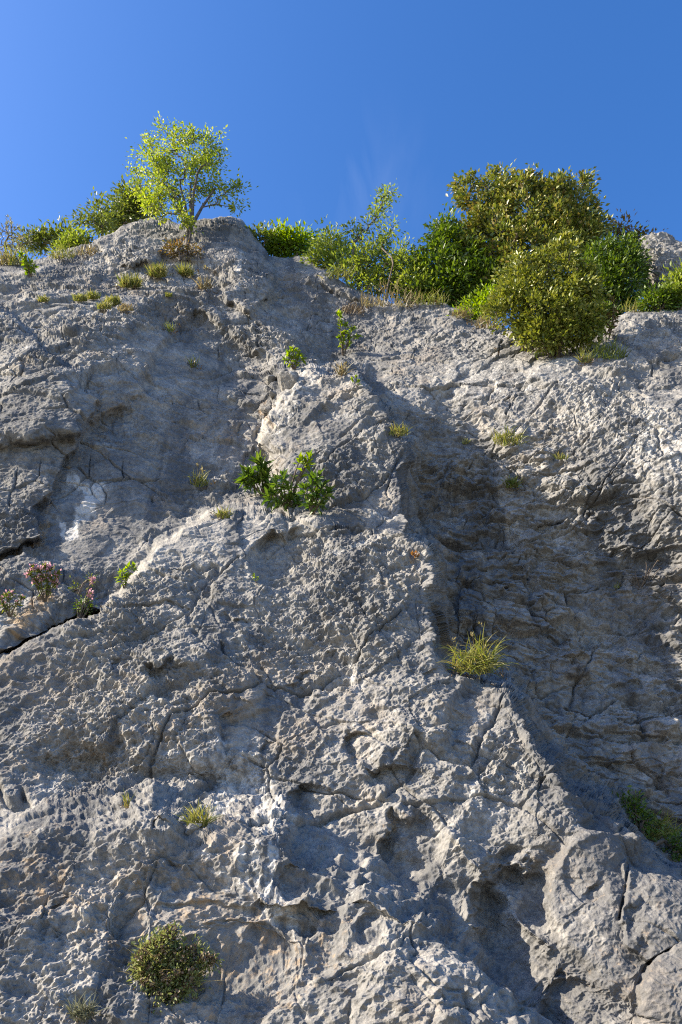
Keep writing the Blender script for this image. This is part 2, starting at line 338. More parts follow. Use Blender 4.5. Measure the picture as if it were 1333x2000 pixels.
# strata on the left wall: short thin shelves dropping to the right
q = (S + .28 * X + .30 * wob + .14 * wob2) / .42 + .9 * n0 + .35 * n1
fq = q - np.floor(q)
mk = lo(lambda x, y, z: sstep(-.05, .45, pn(x * .55 + 40, y * .55, z * 1.3)), 4, X, Yw, Z)
H += .085 * leftw * (1 - flat) * mk * (1 - fq) * sstep(0, .12, fq)
# broken blocks of the shaded corner: each leans out over the one below
fl1, el1, nl1 = cell_layer(.85, .46, 301, -.22, .12, 160.0, .9); fl2, el2, nl2 = cell_layer(.34, .19, 311, -.12, .06, 160.0, .9)
H += flake * (.085 * fl1 * sstep(.15, .45, nl1 + .3) + .042 * fl2)
H -= flake * (.05 * np.exp(-(el1 / .03) ** 2) * sstep(.3, .6, nl1) + .02 * np.exp(-(el2 / .05) ** 2) * sstep(.4, .7, nl2))
# diagonal ribs of the spur
al, ac = X * .5 + S * .87, S * .5 - X * .87
q4 = (ac + .16 * wob + .10 * wob2 + .05 * al) / .62 + .9 * nz + .4 * ny_; fq4 = q4 - np.floor(q4)
mk4 = lo(lambda x, y, z: sstep(-.2, .3, pn(x * .6 + 140, y * .6, z * .6)), 4, X, Yw, Z)
H += .085 * np.maximum(in_low, in_up) * (1 - .5 * in_sb) * mk4 * (1 - fq4) * sstep(0, .14, fq4)
# undercut lips in the shaded corner
mk2 = lo(lambda x, y, z: sstep(-.1, .4, pn(x * .9 + 80, y * .9, z * 1.2)), 4, X, Yw, Z)
q2 = (S + .22 * X + .15 * wob + .08 * wob2) / .36 + 1.6 * n0 + 1.1 * n1
fq2 = q2 - np.floor(q2)
H += .016 * flake * mk2 * (1 - fq2) * sstep(0, .06, fq2)
q3 = (S - .25 * X + .1 * wob + .06 * wob2) / .17 + 2.1 * n1 + 1.0 * n2; fq3 = q3 - np.floor(q3)
H += .012 * (flake + .2 * in_sb) * (1 - .6 * mk2) * (1 - fq3) * sstep(0, .08, fq3)
def blur(a, n):
    for ax in (0, 1):
        c = np.cumsum(np.concatenate([np.repeat(a.take([0], ax), n + 1, ax), a, np.repeat(a.take([-1], ax), n, ax)], ax), ax)
        m = a.shape[ax]; a = (c.take(range(2 * n + 1, 2 * n + 1 + m), ax) - c.take(range(0, m), ax)) / (2 * n + 1)
    return a
N = grid_normals(blur(blur(POS, 14), 14))
if np.mean(np.sum(N * ray(PX, PY), -1)) > 0: N = -N
N = .65 * N + .35 * PN; N /= np.linalg.norm(N, axis=-1)[..., None]
# blur the normals a little so that detail does not fold on step edges
fade = sstep(0, 12, crest) * .75 + .25
gy_, gx_ = np.gradient(r_); dpy = np.abs(np.gradient(PY, axis=0)) + 1e-3; dpx = np.gradient(cols)[None, :].astype(F)
steep = blur(np.sqrt((gy_ / dpy) ** 2 + (gx_ / dpx) ** 2), 3)
fade = fade * (1 - .30 * sstep(.0015, .005, steep))                       # a clean break is smoother than a weathered face
POS = POS + N * (H * fade)[..., None]
# lips sag a little: protruding rock hangs over what is below it
POS[..., 2] -= .35 * np.clip(H, -.05, .3) * fade * (.3 + .7 * flake)

# plateau behind the rim
back = np.array([.12, .3, .6, 1.0, 1.6, 2.4, 3.5, 5, 7, 10, 15, 25, 45, 90, 180])
top = POS[-1]
pl = np.stack([np.stack([top[:, 0] * (1 + b / 60), top[:, 1] + b, top[:, 2] + .05 + .16 * b - .0011 * b * b * (b < 80) - 6 * (b >= 80) + .25 * min(b, 1) * pn(top[:, 0] * .6, np.full(NJ, b * .6), 2.2)], -1) for b in back])
V = np.concatenate([POS, pl]); NR = V.shape[0]
TOP = top

def np_mesh(name, verts, faces, mat, parent=None, smooth=False, attrs=None):
    me = bpy.data.meshes.new(name); verts = np.asarray(verts, F).reshape(-1, 3); faces = np.asarray(faces, np.int32)
    nf, k = faces.shape
    me.vertices.add(len(verts)); me.vertices.foreach_set("co", verts.ravel())
    me.loops.add(nf * k); me.loops.foreach_set("vertex_index", faces.ravel())
    me.polygons.add(nf); me.polygons.foreach_set("loop_start", np.arange(0, nf * k, k, dtype=np.int32))
    if smooth: me.polygons.foreach_set("use_smooth", np.ones(nf, bool))
    me.update(calc_edges=True)
    for an, av in (attrs or {}).items():
        at = me.attributes.new(an, 'FLOAT', 'POINT'); at.data.foreach_set("value", np.asarray(av, F).ravel())
    if mat: me.materials.append(mat)
    o = bpy.data.objects.new(name, me); COL.objects.link(o)
    if parent: o.parent = parent
    return o

# ------------------------------------------------------------------ materials
def newmat(name):
    m = bpy.data.materials.new(name); m.use_nodes = True
    n = m.node_tree.nodes; return m, n, m.node_tree.links, n["Principled BSDF"]

def ramp(n, stops):
    r = n.new("ShaderNodeValToRGB"); e = r.color_ramp.elements
    while len(e) < len(stops): e.new(0.5)
    for k, (p, c) in enumerate(stops): e[k].position = p; e[k].color = (*c, 1)
    return r

def rock_material():
    m, n, L, b = newmat("limestone")
    tc = n.new("ShaderNodeTexCoord")
    def noise(scale, det=6, rough=.6, dist=0.0):
        t = n.new("ShaderNodeTexNoise"); t.inputs["Scale"].default_value = scale; t.inputs["Detail"].default_value = det
        t.inputs["Roughness"].default_value = rough; t.inputs["Distortion"].default_value = dist
        L.new(tc.outputs["Object"], t.inputs["Vector"]); return t
    def mix(fac, a, c, bl='MIX'):
        x = n.new("ShaderNodeMix"); x.data_type = 'RGBA'; x.blend_type = bl
        if hasattr(fac, 'links'): L.new(fac, x.inputs[0])
        else: x.inputs[0].default_value = fac
        for s, v in ((x.inputs[6], a), (x.inputs[7], c)):
            if hasattr(v, 'links'): L.new(v, s)
            else: s.default_value = (*v, 1)
        return x.outputs[2]
    def attr(a):
        x = n.new("ShaderNodeAttribute"); x.attribute_name = a; return x.outputs["Fac"]
    def math_(op, a, b):
        x = n.new("ShaderNodeMath"); x.operation = op
        for k, q in enumerate((a, b)):
            if hasattr(q, 'links'): L.new(q, x.inputs[k])
            else: x.inputs[k].default_value = q
        return x.outputs[0]
    def thr(val, a, b):
        x = n.new("ShaderNodeMapRange"); x.interpolation_type = 'SMOOTHSTEP'; L.new(val, x.inputs[0]); x.inputs[1].default_value = a; x.inputs[2].default_value = b; return x.outputs[0]
    n1 = noise(.55, 9, .66, .4); r1 = ramp(n, [(.32, (.105, .106, .109)), (.46, (.176, .171, .164)), (.58, (.252, .241, .226)), (.74, (.365, .346, .318))])
    L.new(n1.outputs["Fac"], r1.inputs[0])
    n2 = noise(4.5, 9, .72); r2 = ramp(n, [(.30, (.52, .53, .56)), (.5, (1, 1, 1)), (.68, (1.4, 1.36, 1.3))])
    L.new(n2.outputs["Fac"], r2.inputs[0])
    c = mix(.9, r1.outputs[0], r2.outputs[0], 'MULTIPLY')
    n3 = noise(26, 7, .75); r3 = ramp(n, [(.32, (.55, .55, .56)), (.5, (1, 1, 1)), (.66, (1.35, 1.33, 1.3))]); L.new(n3.outputs["Fac"], r3.inputs[0])
    c = mix(.85, c, r3.outputs[0], 'MULTIPLY')
    fine = noise(17, 8, .78).outputs["Fac"]
    # water streaks run down the face
    mp = n.new("ShaderNodeMapping"); mp.inputs["Scale"].default_value = (2.6, .5, .28); L.new(tc.outputs["Object"], mp.inputs[0])
    ns = noise(1.0, 6, .6, .5); L.new(mp.outputs[0], ns.inputs["Vector"])
    c = mix(math_('MULTIPLY', thr(math_('ADD', ns.outputs["Fac"], math_('MULTIPLY', fine, .25)), .63, .75), .8), c, (.085, .087, .092))
    n4 = noise(1.3, 6, .65); c = mix(math_('MULTIPLY', thr(math_('ADD', n4.outputs["Fac"], math_('MULTIPLY', fine, .3)), .70, .82), .38), c, (.30, .245, .19))
    n5 = noise(2.1, 6, .7); c = mix(math_('MULTIPLY', thr(math_('ADD', n5.outputs["Fac"], math_('MULTIPLY', fine, .5)), .86, .96), .5), c, (.46, .45, .43))
    def tint(a, lo_, hi, k, colr, c):
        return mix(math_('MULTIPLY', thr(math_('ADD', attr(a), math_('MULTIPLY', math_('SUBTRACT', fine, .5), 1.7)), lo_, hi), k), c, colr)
    c = tint("dark", .28, .75, .75, (.108, .106, .106), c)  # black water marks plus the painted shade
    c = tint("ochre", .28, .62, .75, (.33, .235, .145), c)
    c = tint("pale", .14, .62, .66, (.57, .55, .52), c)
    L.new(c, b.inputs["Base Color"]); b.inputs["Roughness"].default_value = .88; b.inputs["Specular IOR Level"].default_value = .25
    v = n.new("ShaderNodeTexVoronoi"); v.inputs["Scale"].default_value = 26; L.new(tc.outputs["Object"], v.inputs["Vector"])
    nb = noise(38, 8, .7); ad = n.new("ShaderNodeMath"); ad.operation = 'MULTIPLY_ADD'; ad.inputs[1].default_value = .5
    L.new(v.outputs["Distance"], ad.inputs[0]); L.new(nb.outputs["Fac"], ad.inputs[2])
    bp = n.new("ShaderNodeBump"); bp.inputs["Strength"].default_value = .55; bp.inputs["Distance"].default_value = .02
    L.new(ad.outputs[0], bp.inputs["Height"]); L.new(bp.outputs[0], b.inputs["Normal"])
    return m
ROCK = rock_material()

# rock tints: white calcite streaks, broad pale tones, ochre, black water marks, painted shade
PALE = [([(430, 1470), (450, 1520), (440, 1560)], 34, .5), ([(480, 1500), (510, 1560), (540, 1590)], 40, .5), ([(330, 1480), (400, 1500)], 34, .4), ([(470, 1650), (466, 1740)], 15, .5), ([(500, 1640), (505, 1760)], 14, .55), ([(530, 1640), (540, 1790)], 16, .6), ([(560, 1700), (575, 1800)], 14, .45), ([(400, 1640), (440, 1690)], 22, .4),
        ([(160, 1690), (260, 1650)], 40, .25), ([(950, 1400), (950, 1470), (930, 1580), (985, 1600)], 34, .32), ([(680, 1280), (690, 1320)], 14, .5), ([(700, 1340), (690, 1420)], 14, .25),
        ([(138, 932), (156, 946)], 7, 1.0), ([(164, 944), (178, 962)], 6, .9), ([(192, 958), (168, 1010)], 17, .85), ([(160, 1005), (138, 1062)], 15, .8), ([(120, 1020), (124, 1050)], 7, .6), ([(145, 935), (160, 945)], 10, .9), ([(940, 830), (900, 790)], 20, .3), ([(470, 500), (470, 560), (440, 600)], 16, .45),
        ([(650, 590), (640, 650)], 10, .35), ([(1090, 1060), (1160, 1080)], 26, .3), ([(1260, 860), (1330, 900)], 100, .42), ([(920, 730), (1080, 760), (1200, 830)], 90, .34), ([(1230, 640), (1320, 660)], 50, .3), ([(1180, 1800), (1230, 1830)], 24, .2), ([(990, 1700), (1000, 1780)], 26, .3),
        ([(600, 740), (570, 780), (520, 830)], 26, .35), ([(1000, 880), (1100, 900)], 60, .25), ([(430, 1060), (480, 1100)], 30, .2), ([(590, 1880), (600, 1960)], 24, .3), ([(1050, 780), (1150, 800)], 60, .2)]
OCHRE = [([(60, 1700), (250, 1760), (420, 1720), (600, 1830), (380, 1900)], 150, .42), ([(100, 1480), (260, 1440), (420, 1420)], 90, .34), ([(1100, 1700), (1250, 1780), (1180, 1880), (1330, 1960)], 130, .26), ([(1000, 760), (1150, 820), (1290, 900)], 110, .26), ([(620, 760), (700, 850)], 60, .24),
         ([(70, 1190), (90, 1180), (30, 1230)], 22, .8), ([(40, 1080), (85, 1060), (100, 960), (160, 880)], 8, .6), ([(300, 1400), (400, 1460), (350, 1540)], 60, .25), ([(500, 1545), (470, 1560)], 26, .35),
         ([(250, 1620), (262, 1650)], 8, .5), ([(520, 810), (525, 830), (505, 780)], 9, .6), ([(550, 770), (553, 780)], 7, .6), ([(430, 860), (500, 830)], 26, .4), ([(740, 1630), (790, 1600)], 40, .35),
         ([(810, 1083), (808, 1086)], 6, .8), ([(690, 600), (700, 605)], 12, .5), ([(1290, 1560), (1310, 1480)], 30, .2), ([(1150, 1900), (1330, 1980)], 60, .25), ([(470, 905), (560, 905)], 18, .3), ([(930, 1380), (1010, 1300)], 30, .2),
         ([(970, 1190), (1010, 1180)], 10, .5), ([(1100, 1480), (1200, 1560)], 24, .2)]
MARKS_SHADE = [([(1120, 1680), (1260, 1800), (1150, 1900), (1330, 1950)], 150, 1.0), ([(640, 1250), (600, 1380), (560, 1440)], 60, .34), ([(120, 640), (220, 700), (380, 660)], 110, .26), ([(300, 800), (260, 900)], 60, .34), ([(60, 860), (40, 980)], 60, .34), ([(1130, 960), (1160, 1120)], 34, .4), ([(1060, 1180), (1080, 1400)], 60, .34), ([(760, 1180), (740, 1330)], 26, .42), ([(420, 1120), (380, 1300)], 40, .34),  # broad strokes paint raking-light dimness on lower right and upper left wall
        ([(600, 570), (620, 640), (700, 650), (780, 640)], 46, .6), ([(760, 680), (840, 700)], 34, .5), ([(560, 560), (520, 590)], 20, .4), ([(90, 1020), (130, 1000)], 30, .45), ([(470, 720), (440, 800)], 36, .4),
        ([(570, 1060), (560, 1110)], 50, .35), ([(870, 1120), (900, 1240), (1000, 1330)], 44, .45), ([(980, 1380), (1120, 1500), (1260, 1620)], 46, .55), ([(620, 1440), (700, 1400), (690, 1320)], 46, .4),  # recess, gully, scoop and hollow strokes put shade into the rock colour
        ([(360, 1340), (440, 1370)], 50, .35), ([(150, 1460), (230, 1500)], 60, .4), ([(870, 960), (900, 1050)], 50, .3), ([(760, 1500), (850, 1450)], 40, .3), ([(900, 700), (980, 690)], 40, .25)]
def tint(spec, seed):
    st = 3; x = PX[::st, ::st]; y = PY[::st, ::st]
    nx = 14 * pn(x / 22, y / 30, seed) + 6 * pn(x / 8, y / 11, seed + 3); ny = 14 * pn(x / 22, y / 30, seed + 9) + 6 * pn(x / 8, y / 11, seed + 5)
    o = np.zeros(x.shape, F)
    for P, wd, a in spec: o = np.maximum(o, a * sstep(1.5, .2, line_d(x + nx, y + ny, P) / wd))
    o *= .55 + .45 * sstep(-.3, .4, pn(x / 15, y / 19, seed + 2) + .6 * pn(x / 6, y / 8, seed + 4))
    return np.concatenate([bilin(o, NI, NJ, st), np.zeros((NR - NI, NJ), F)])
idx = np.arange(NR * NJ, dtype=np.int32).reshape(NR, NJ)
quads = np.stack([idx[:-1, :-1], idx[:-1, 1:], idx[1:, 1:], idx[1:, :-1]], -1).reshape(-1, 4)
cliff = np_mesh("cliff", V, quads, ROCK, smooth=True, attrs={"pale": tint(PALE, 2.1), "ochre": tint(OCHRE, 31.7), "dark": tint(MARKS_SHADE, 57.3)})
cliff["kind"] = "structure"; cliff["label"] = "weathered grey limestone cliff face"


# ------------------------------------------------------------------ ground in front of the cliff (reaches the horizon)
def ground():
    g = np.concatenate([-np.geomspace(2000, 2, 30), np.linspace(-1.5, 1.5, 7), np.geomspace(2, 2000, 30)])
    gx, gy = np.meshgrid(g, g); gz = .05 * pn(gx * .7, gy * .7, 0 * gx) - .02
    n = len(g); ii = np.arange(n * n, dtype=np.int32).reshape(n, n)
    m, nn, L, b = newmat("stony_ground")
    t = nn.new("ShaderNodeTexNoise"); t.inputs["Scale"].default_value = 3; t.inputs["Detail"].default_value = 10; t.inputs["Roughness"].default_value = .7
    tc = nn.new("ShaderNodeTexCoord"); L.new(tc.outputs["Object"], t.inputs["Vector"])
    r = ramp(nn, [(.35, (.10, .095, .05)), (.5, (.20, .18, .12)), (.65, (.32, .29, .24))]); L.new(t.outputs["Fac"], r.inputs[0]); L.new(r.outputs[0], b.inputs["Base Color"])
    b.inputs["Roughness"].default_value = .95
    o = np_mesh("ground", np.stack([gx, gy, gz], -1), np.stack([ii[:-1, :-1], ii[:-1, 1:], ii[1:, 1:], ii[1:, :-1]], -1).reshape(-1, 4), m, smooth=True); o["kind"] = "structure"
ground()

# ------------------------------------------------------------------ plants
def leafmat(name, c, transl=.35, rough=.45, spec=.35):
    m, n, L, b = newmat(name)
    g = n.new("ShaderNodeNewGeometry"); k = len(c)
    r = ramp(n, [(i / (k - 1) if k > 1 else 0, q) for i, q in enumerate(c)]); L.new(g.outputs["Random Per Island"], r.inputs[0])
    L.new(r.outputs[0], b.inputs["Base Color"]); b.inputs["Roughness"].default_value = rough; b.inputs["Specular IOR Level"].default_value = spec
    if transl:
        t = n.new("ShaderNodeBsdfTranslucent"); hsv = n.new("ShaderNodeHueSaturation"); hsv.inputs["Saturation"].default_value = 1.15; hsv.inputs["Value"].default_value = 1.5
        L.new(r.outputs[0], hsv.inputs["Color"]); L.new(hsv.outputs[0], t.inputs["Color"])
        mx = n.new("ShaderNodeMixShader"); mx.inputs[0].default_value = transl; L.new(b.outputs[0], mx.inputs[1]); L.new(t.outputs[0], mx.inputs[2])
        L.new(mx.outputs[0], n["Material Output"].inputs["Surface"])
    return m
def barkmat(name, c0, c1):
    m, n, L, b = newmat(name); t = n.new("ShaderNodeTexNoise"); t.inputs["Scale"].default_value = 14; t.inputs["Detail"].default_value = 6
    tc = n.new("ShaderNodeTexCoord"); L.new(tc.outputs["Object"], t.inputs["Vector"])
    r = ramp(n, [(.35, c0), (.65, c1)]); L.new(t.outputs["Fac"], r.inputs[0]); L.new(r.outputs[0], b.inputs["Base Color"]); b.inputs["Roughness"].default_value = .9
    bp = n.new("ShaderNodeBump"); bp.inputs["Strength"].default_value = .5; L.new(t.outputs["Fac"], bp.inputs["Height"]); L.new(bp.outputs[0], b.inputs["Normal"])
    return m
M = dict(
    ash=leafmat("ash_leaves", [(.12, .175, .03), (.19, .245, .035), (.27, .31, .045), (.35, .37, .10)], .45),
    olive=leafmat("olive_leaves", [(.08, .11, .025), (.13, .16, .03), (.19, .21, .045)], .35),
    oak=leafmat("holm_oak_leaves", [(.07, .10, .022), (.125, .155, .03), (.195, .215, .04), (.28, .275, .07), (.19, .135, .04)], .24, .40, .4),
    glossy=leafmat("glossy_leaves", [(.045, .08, .014), (.085, .135, .02), (.15, .20, .03)], .3, .42, .4),
    box=leafmat("box_leaves", [(.08, .11, .02), (.15, .175, .03), (.225, .24, .042), (.32, .31, .075)], .24, .40, .4),
    fresh=leafmat("fresh_leaves", [(.11, .18, .02), (.18, .25, .025), (.25, .31, .03)], .45),
    feather=leafmat("feathery_leaves", [(.13, .175, .03), (.19, .24, .045), (.27, .30, .065)], .4),
    rust=leafmat("rusty_leaves", [(.12, .09, .03), (.17, .10, .035), (.12, .12, .03)], .35),
    grey=leafmat("grey_leaves", [(.14, .15, .10), (.19, .19, .13), (.12, .12, .06)], .3),
    grass=leafmat("grass_blades", [(.13, .16, .035), (.20, .21, .05), (.30, .27, .09), (.10, .14, .03)], .4),
    green=leafmat("green_blades", [(.12, .15, .03), (.20, .22, .045), (.28, .27, .08), (.30, .24, .10)], .35),
    dry=leafmat("dry_blades", [(.22, .17, .09), (.30, .24, .12), (.16, .15, .06)], .35),
    brown=leafmat("brown_twigs", [(.10, .07, .04), (.16, .11, .06), (.20, .15, .08)], .1),
    pink=leafmat("pink_petals", [(.42, .22, .27), (.52, .31, .37), (.33, .20, .19)], .35),
    rosette=leafmat("spurge_leaves", [(.05, .10, .016), (.09, .15, .024), (.17, .23, .04)], .3, .36, .45),
    thyme=leafmat("heath_leaves", [(.14, .17, .05), (.21, .235, .08), (.30, .30, .12)], .35),
    seed=leafmat("seed_heads", [(.11, .075, .045), (.16, .11, .07), (.20, .15, .10)], .1),
    moss=leafmat("orange_moss", [(.40, .18, .05), (.45, .25, .08)], .2),
    bark=barkmat("bark", (.05, .04, .032), (.15, .12, .095)), twig=barkmat("twigs", (.08, .06, .045), (.17, .13, .095)))

SURF = V.reshape(-1, 3)[:NI * NJ]
_sx, _sy, _sz = project(SURF)
_ok = np.where((_sx > -250) & (_sx < 1600) & (_sy < 2200))[0]
_sx = _sx[_ok].astype(F); _sy = _sy[_ok].astype(F); _sz = _sz[_ok].astype(F)
def surf(px, py):
    d = (_sx - px) ** 2 + (_sy - py) ** 2
    c = np.where(d < max(30.0, d.min() + 1))[0]
    return SURF[_ok[c[np.argmin(_sz[c])]]].copy()
def rimpt(px, back):
    j = int(np.argmin(np.abs(project(TOP)[0] - px))); k = int(np.argmin(np.abs(np.array((0,) + tuple(globals()['back'])) - back)))
    return V.reshape(NR, NJ, 3)[NI - 1 + k, j].copy()
def at_y(px, py, y):
    r = ray(px, py); return np.array([0, 0, CAM_Z]) + r * (y / r[1])
def at_depth(px, py, d): return np.array([0, 0, CAM_Z]) + ray(px, py) * d
def depth_of(P): return float(project(np.asarray(P)[None])[2][0])
RS = np.random.RandomState(5)
def unit(a): return a / (np.linalg.norm(a, axis=-1, keepdims=True) + 1e-9)

def leaf_mesh(P, D, Nn, Ln, Wd, fold=.18, curl=.12):
    D = unit(D); S_ = unit(np.cross(D, Nn)); U = np.cross(S_, D); Ln = Ln[:, None]; Wd = Wd[:, None]
    mid = P + D * Ln * .48
    vs = np.stack([P, mid + S_ * Wd * .5 + U * Wd * fold, P + D * Ln - U * Ln * curl, mid - S_ * Wd * .5 + U * Wd * fold], 1)
    i = np.arange(len(P))[:, None] * 4
    return vs.reshape(-1, 3), np.concatenate([i + [0, 3, 2], i + [0, 2, 1]])

def tubes(segs, sides=5):
    """segs: list of (p0, p1, r0, r1)"""
    if not len(segs): return np.zeros((0, 3)), np.zeros((0, 4), int)
    A = np.array([q[0] for q in segs]); B = np.array([q[1] for q in segs]); ra = np.array([q[2] for q in segs]); rb = np.array([q[3] for q in segs])
    d = unit(B - A); h = np.where(np.abs(d[:, 2:3]) > .9, [[1., 0, 0]], [[0, 0, 1.]]); u = unit(np.cross(d, h)); v = np.cross(d, u)
    an = np.arange(sides) * 2 * math.pi / sides
    ring = u[:, None] * np.cos(an)[None, :, None] + v[:, None] * np.sin(an)[None, :, None]
    vs = np.concatenate([A[:, None] + ring * ra[:, None, None], B[:, None] + ring * rb[:, None, None]], 1)
    k = np.arange(sides); f = np.stack([k, (k + 1) % sides, (k + 1) % sides + sides, k + sides], -1)
    return vs.reshape(-1, 3), (np.arange(len(segs))[:, None, None] * 2 * sides + f[None]).reshape(-1, 4)

def grow(start_nodes, parents, tips, tip_r, jit, bias=.35):
    """branch skeleton: each tip joins the nearest earlier node by a bent twig; radii from the pipe rule"""
    nodes = [np.array(p) for p in start_nodes]; par = list(parents); base = nodes[0]
    order = np.argsort([np.linalg.norm(t - base) for t in tips]); tipn = []
    for o in order:
        t = tips[o]; A = np.array(nodes); dd = np.linalg.norm(A - t, axis=1) + bias * np.linalg.norm(A - base, axis=1) + .6 * np.clip(A[:, 2] - t[2], 0, None)
        j = int(np.argmin(dd)); p = nodes[j]; l = np.linalg.norm(t - p); last = j
        for f in (.35, .7, 1.0):
            q = p + (t - p) * f + (RS.normal(size=3) * jit * l if f < 1 else 0); q[2] += .08 * l * math.sin(f * math.pi)
            nodes.append(q); par.append(last); last = len(nodes) - 1
        tipn.append(last)
    acc = np.zeros(len(nodes)); 
    for t in tipn: acc[t] += 1
    for k in range(len(nodes) - 1, 0, -1):
        acc[k] = max(acc[k], .6); acc[par[k]] += acc[k]
    rad = tip_r * acc ** .42
    return [(nodes[par[k]], nodes[k], min(rad[par[k]], rad[k] * 1.25), rad[k]) for k in range(1, len(nodes))], nodes

def thing(name, label, cat, loc, group=None):
    o = bpy.data.objects.new(name, None); COL.objects.link(o); o.location = tuple(float(q) for q in loc); o.empty_display_size = .2
    o["label"] = label; o["category"] = cat
    if group: o["group"] = group
    return o
def part(name, verts, faces, mat, root, smooth=False):
    return np_mesh(name, np.asarray(verts) - np.array(root.location), faces, mat, root, smooth)

def in_lobes(lobes, y, n, shell=.5):
    """clump centres in ellipsoids given as (px, py, half width px, half height px)"""
    C, O = [], []; area = np.array([l[2] * l[3] for l in lobes], float); area /= area.sum()
    for l, a in zip(lobes, area):
        c = at_y(l[0], l[1], y + (l[4] if len(l) > 4 else 0)); dp = depth_of(c); el = math.atan2(c[2] - CAM_Z, c[1])
        rx = l[2] * dp / FOC; A = l[3] * dp / FOC; ry = min(rx, A) * .8
        rz = math.sqrt(max(A * A - (ry * math.sin(el)) ** 2, (.45 * A) ** 2)) / math.cos(el)
        k = max(3, int(round(n * a))); v = unit(RS.normal(size=(k, 3))) * (RS.rand(k, 1) ** shell)
        q = v * 2.2 + RS.rand() * 90; v = v * (1 + .55 * pn(q[:, 0], q[:, 1], q[:, 2]) + .06 * RS.normal(size=k))[:, None]
        st_ = RS.rand(k) < .07; v = np.where(st_[:, None], v * RS.uniform(1.05, 1.28, (k, 1)), v)
        C.append(c + v * [rx, ry, rz]); O.append(unit(v))
    return np.concatenate(C), np.concatenate(O)

def foliage(C, O, per, cr, L, W, up=.25, out=.7):
    n = len(C) * per; idx_ = np.repeat(np.arange(len(C)), per); sc = (.6 + .8 * RS.rand(len(C)))[idx_][:, None]
    off = RS.normal(size=(n, 3)) * cr * sc * .6
    P = C[idx_] + off; D = unit(off) * .8 + O[idx_] * out + RS.normal(size=(n, 3)) * .45 + [0, 0, up]
    Nn = RS.normal(size=(n, 3)) * .6 + [-.25, -.2, .8]
    l = L * (.6 + .8 * RS.rand(n)); return leaf_mesh(P, D, Nn, l, l * W)

def ragged(lobes, k, seed):
    r = np.random.RandomState(seed); out = list(lobes)
    for l in lobes:
        for _ in range(k):
            a = r.uniform(-.35, math.pi + .35); f = r.uniform(.28, .5); out.append((l[0] + l[2] * .92 * math.cos(a), l[1] - l[3] * .92 * math.sin(a), l[2] * f, l[3] * f * r.uniform(.8, 1.3)) + tuple(l[4:]))
    return out
def bush(name, label, cat, px_base, lobes, mat, clumps, per, leafpx, back_=None, on=None, lean=0.0, group=None, W=.45, shell=.45, stems=5, stemr=.012, bark='twig', crpx=None, tall=False, heads=0):
    base = surf(*on) if on else rimpt(px_base, back_)
    y = base[1] + lean; dp = depth_of(at_y(lobes[0][0], lobes[0][1], y)); u = dp / FOC
    root = thing(name, label, cat, base, group)
    C, O = in_lobes(lobes, y, clumps, shell)
    vs, fs = foliage(C, O, per, (crpx or leafpx * 1.7) * u, leafpx * u, W)
    crown = part("crown" if tall else "foliage", vs, fs, M[mat], root)
    if heads:
        Q = C[RS.randint(0, len(C), heads)] + O[RS.randint(0, len(C), heads)] * 3 * u + NOUT * 16 * u * RS.rand(heads, 1); Q = np.repeat(Q, 9, 0) + RS.normal(size=(heads * 9, 3)) * 3.2 * u
        v2, f2 = leaf_mesh(Q, RS.normal(size=Q.shape), RS.normal(size=Q.shape), np.full(len(Q), 6 * u), np.full(len(Q), 4.5 * u)); part("seed_heads", v2, f2, M['seed'], root)
        vb, fb_, _ = blades(base + NOUT * 10 * u, 70, 80 * u, 1.4 * u, 60 * u, 1.7, .5); part("dry_stems", vb, fb_, M['dry'], root)
    mean = C.mean(0); starts = [base - [0, 0, .15]]; par = [-1]
    for k in range(stems):
        e = base + (mean - base) * (.35 + .25 * RS.rand()) + RS.normal(size=3) * .10 * np.linalg.norm(mean - base)
        starts.append(base + (e - base) * .4 + RS.normal(size=3) * .03); par.append(0); starts.append(e); par.append(len(starts) - 2)
    tips = [c for c in C[RS.permutation(len(C))[:min(len(C), 160)]]]
    segs, _ = grow(starts, par, tips, stemr * .35, .10)
    vs, fs = tubes(segs, 5); part("trunk" if tall else "stems", vs, fs, M[bark], root, True)
    return root

NOUT = np.array([0, -.9, .42])
def blades(base, n, Lm, Wm, spread, fan=1.0, droop=.7, up=.9, outk=.55):
    r = RS.rand(n) ** .5 * spread; a = RS.rand(n) * 2 * math.pi
    P = base + np.stack([r * np.cos(a), -.3 * r * np.abs(np.sin(a)), r * np.sin(a) * .45], -1)
    l = Lm * (.45 + .6 * RS.rand(n)); D = unit(RS.normal(size=(n, 3)) * [.55 * fan, .4 * fan, .25 * fan] + [0, -outk, up])
    side = unit(np.cross(D, RS.normal(size=(n, 3)) * .4 + [0, -1, .2])); rows = []; K = 5; p = P.copy(); d = D.copy(); g = droop * (.4 + 1.1 * RS.rand(n))[:, None]
    for k in range(K + 1):
        wv = Wm * (1 - k / K) ** .7 * (.6 + .4 * min(1, k + .6)) + Wm * .06
        rows.append(np.stack([p - side * wv * .5, p + side * wv * .5], 1)); p = p + d * (l / K)[:, None]; d = unit(d + [0, 0, -.22] * g)
    vs = np.stack(rows, 1).reshape(n, -1, 3); k = np.arange(K) * 2; f = np.stack([k, k + 1, k + 3, k + 2], -1)
    return vs.reshape(-1, 3), (np.arange(n)[:, None, None] * (2 * K + 2) + f[None]).reshape(-1, 4), vs[:, -2]

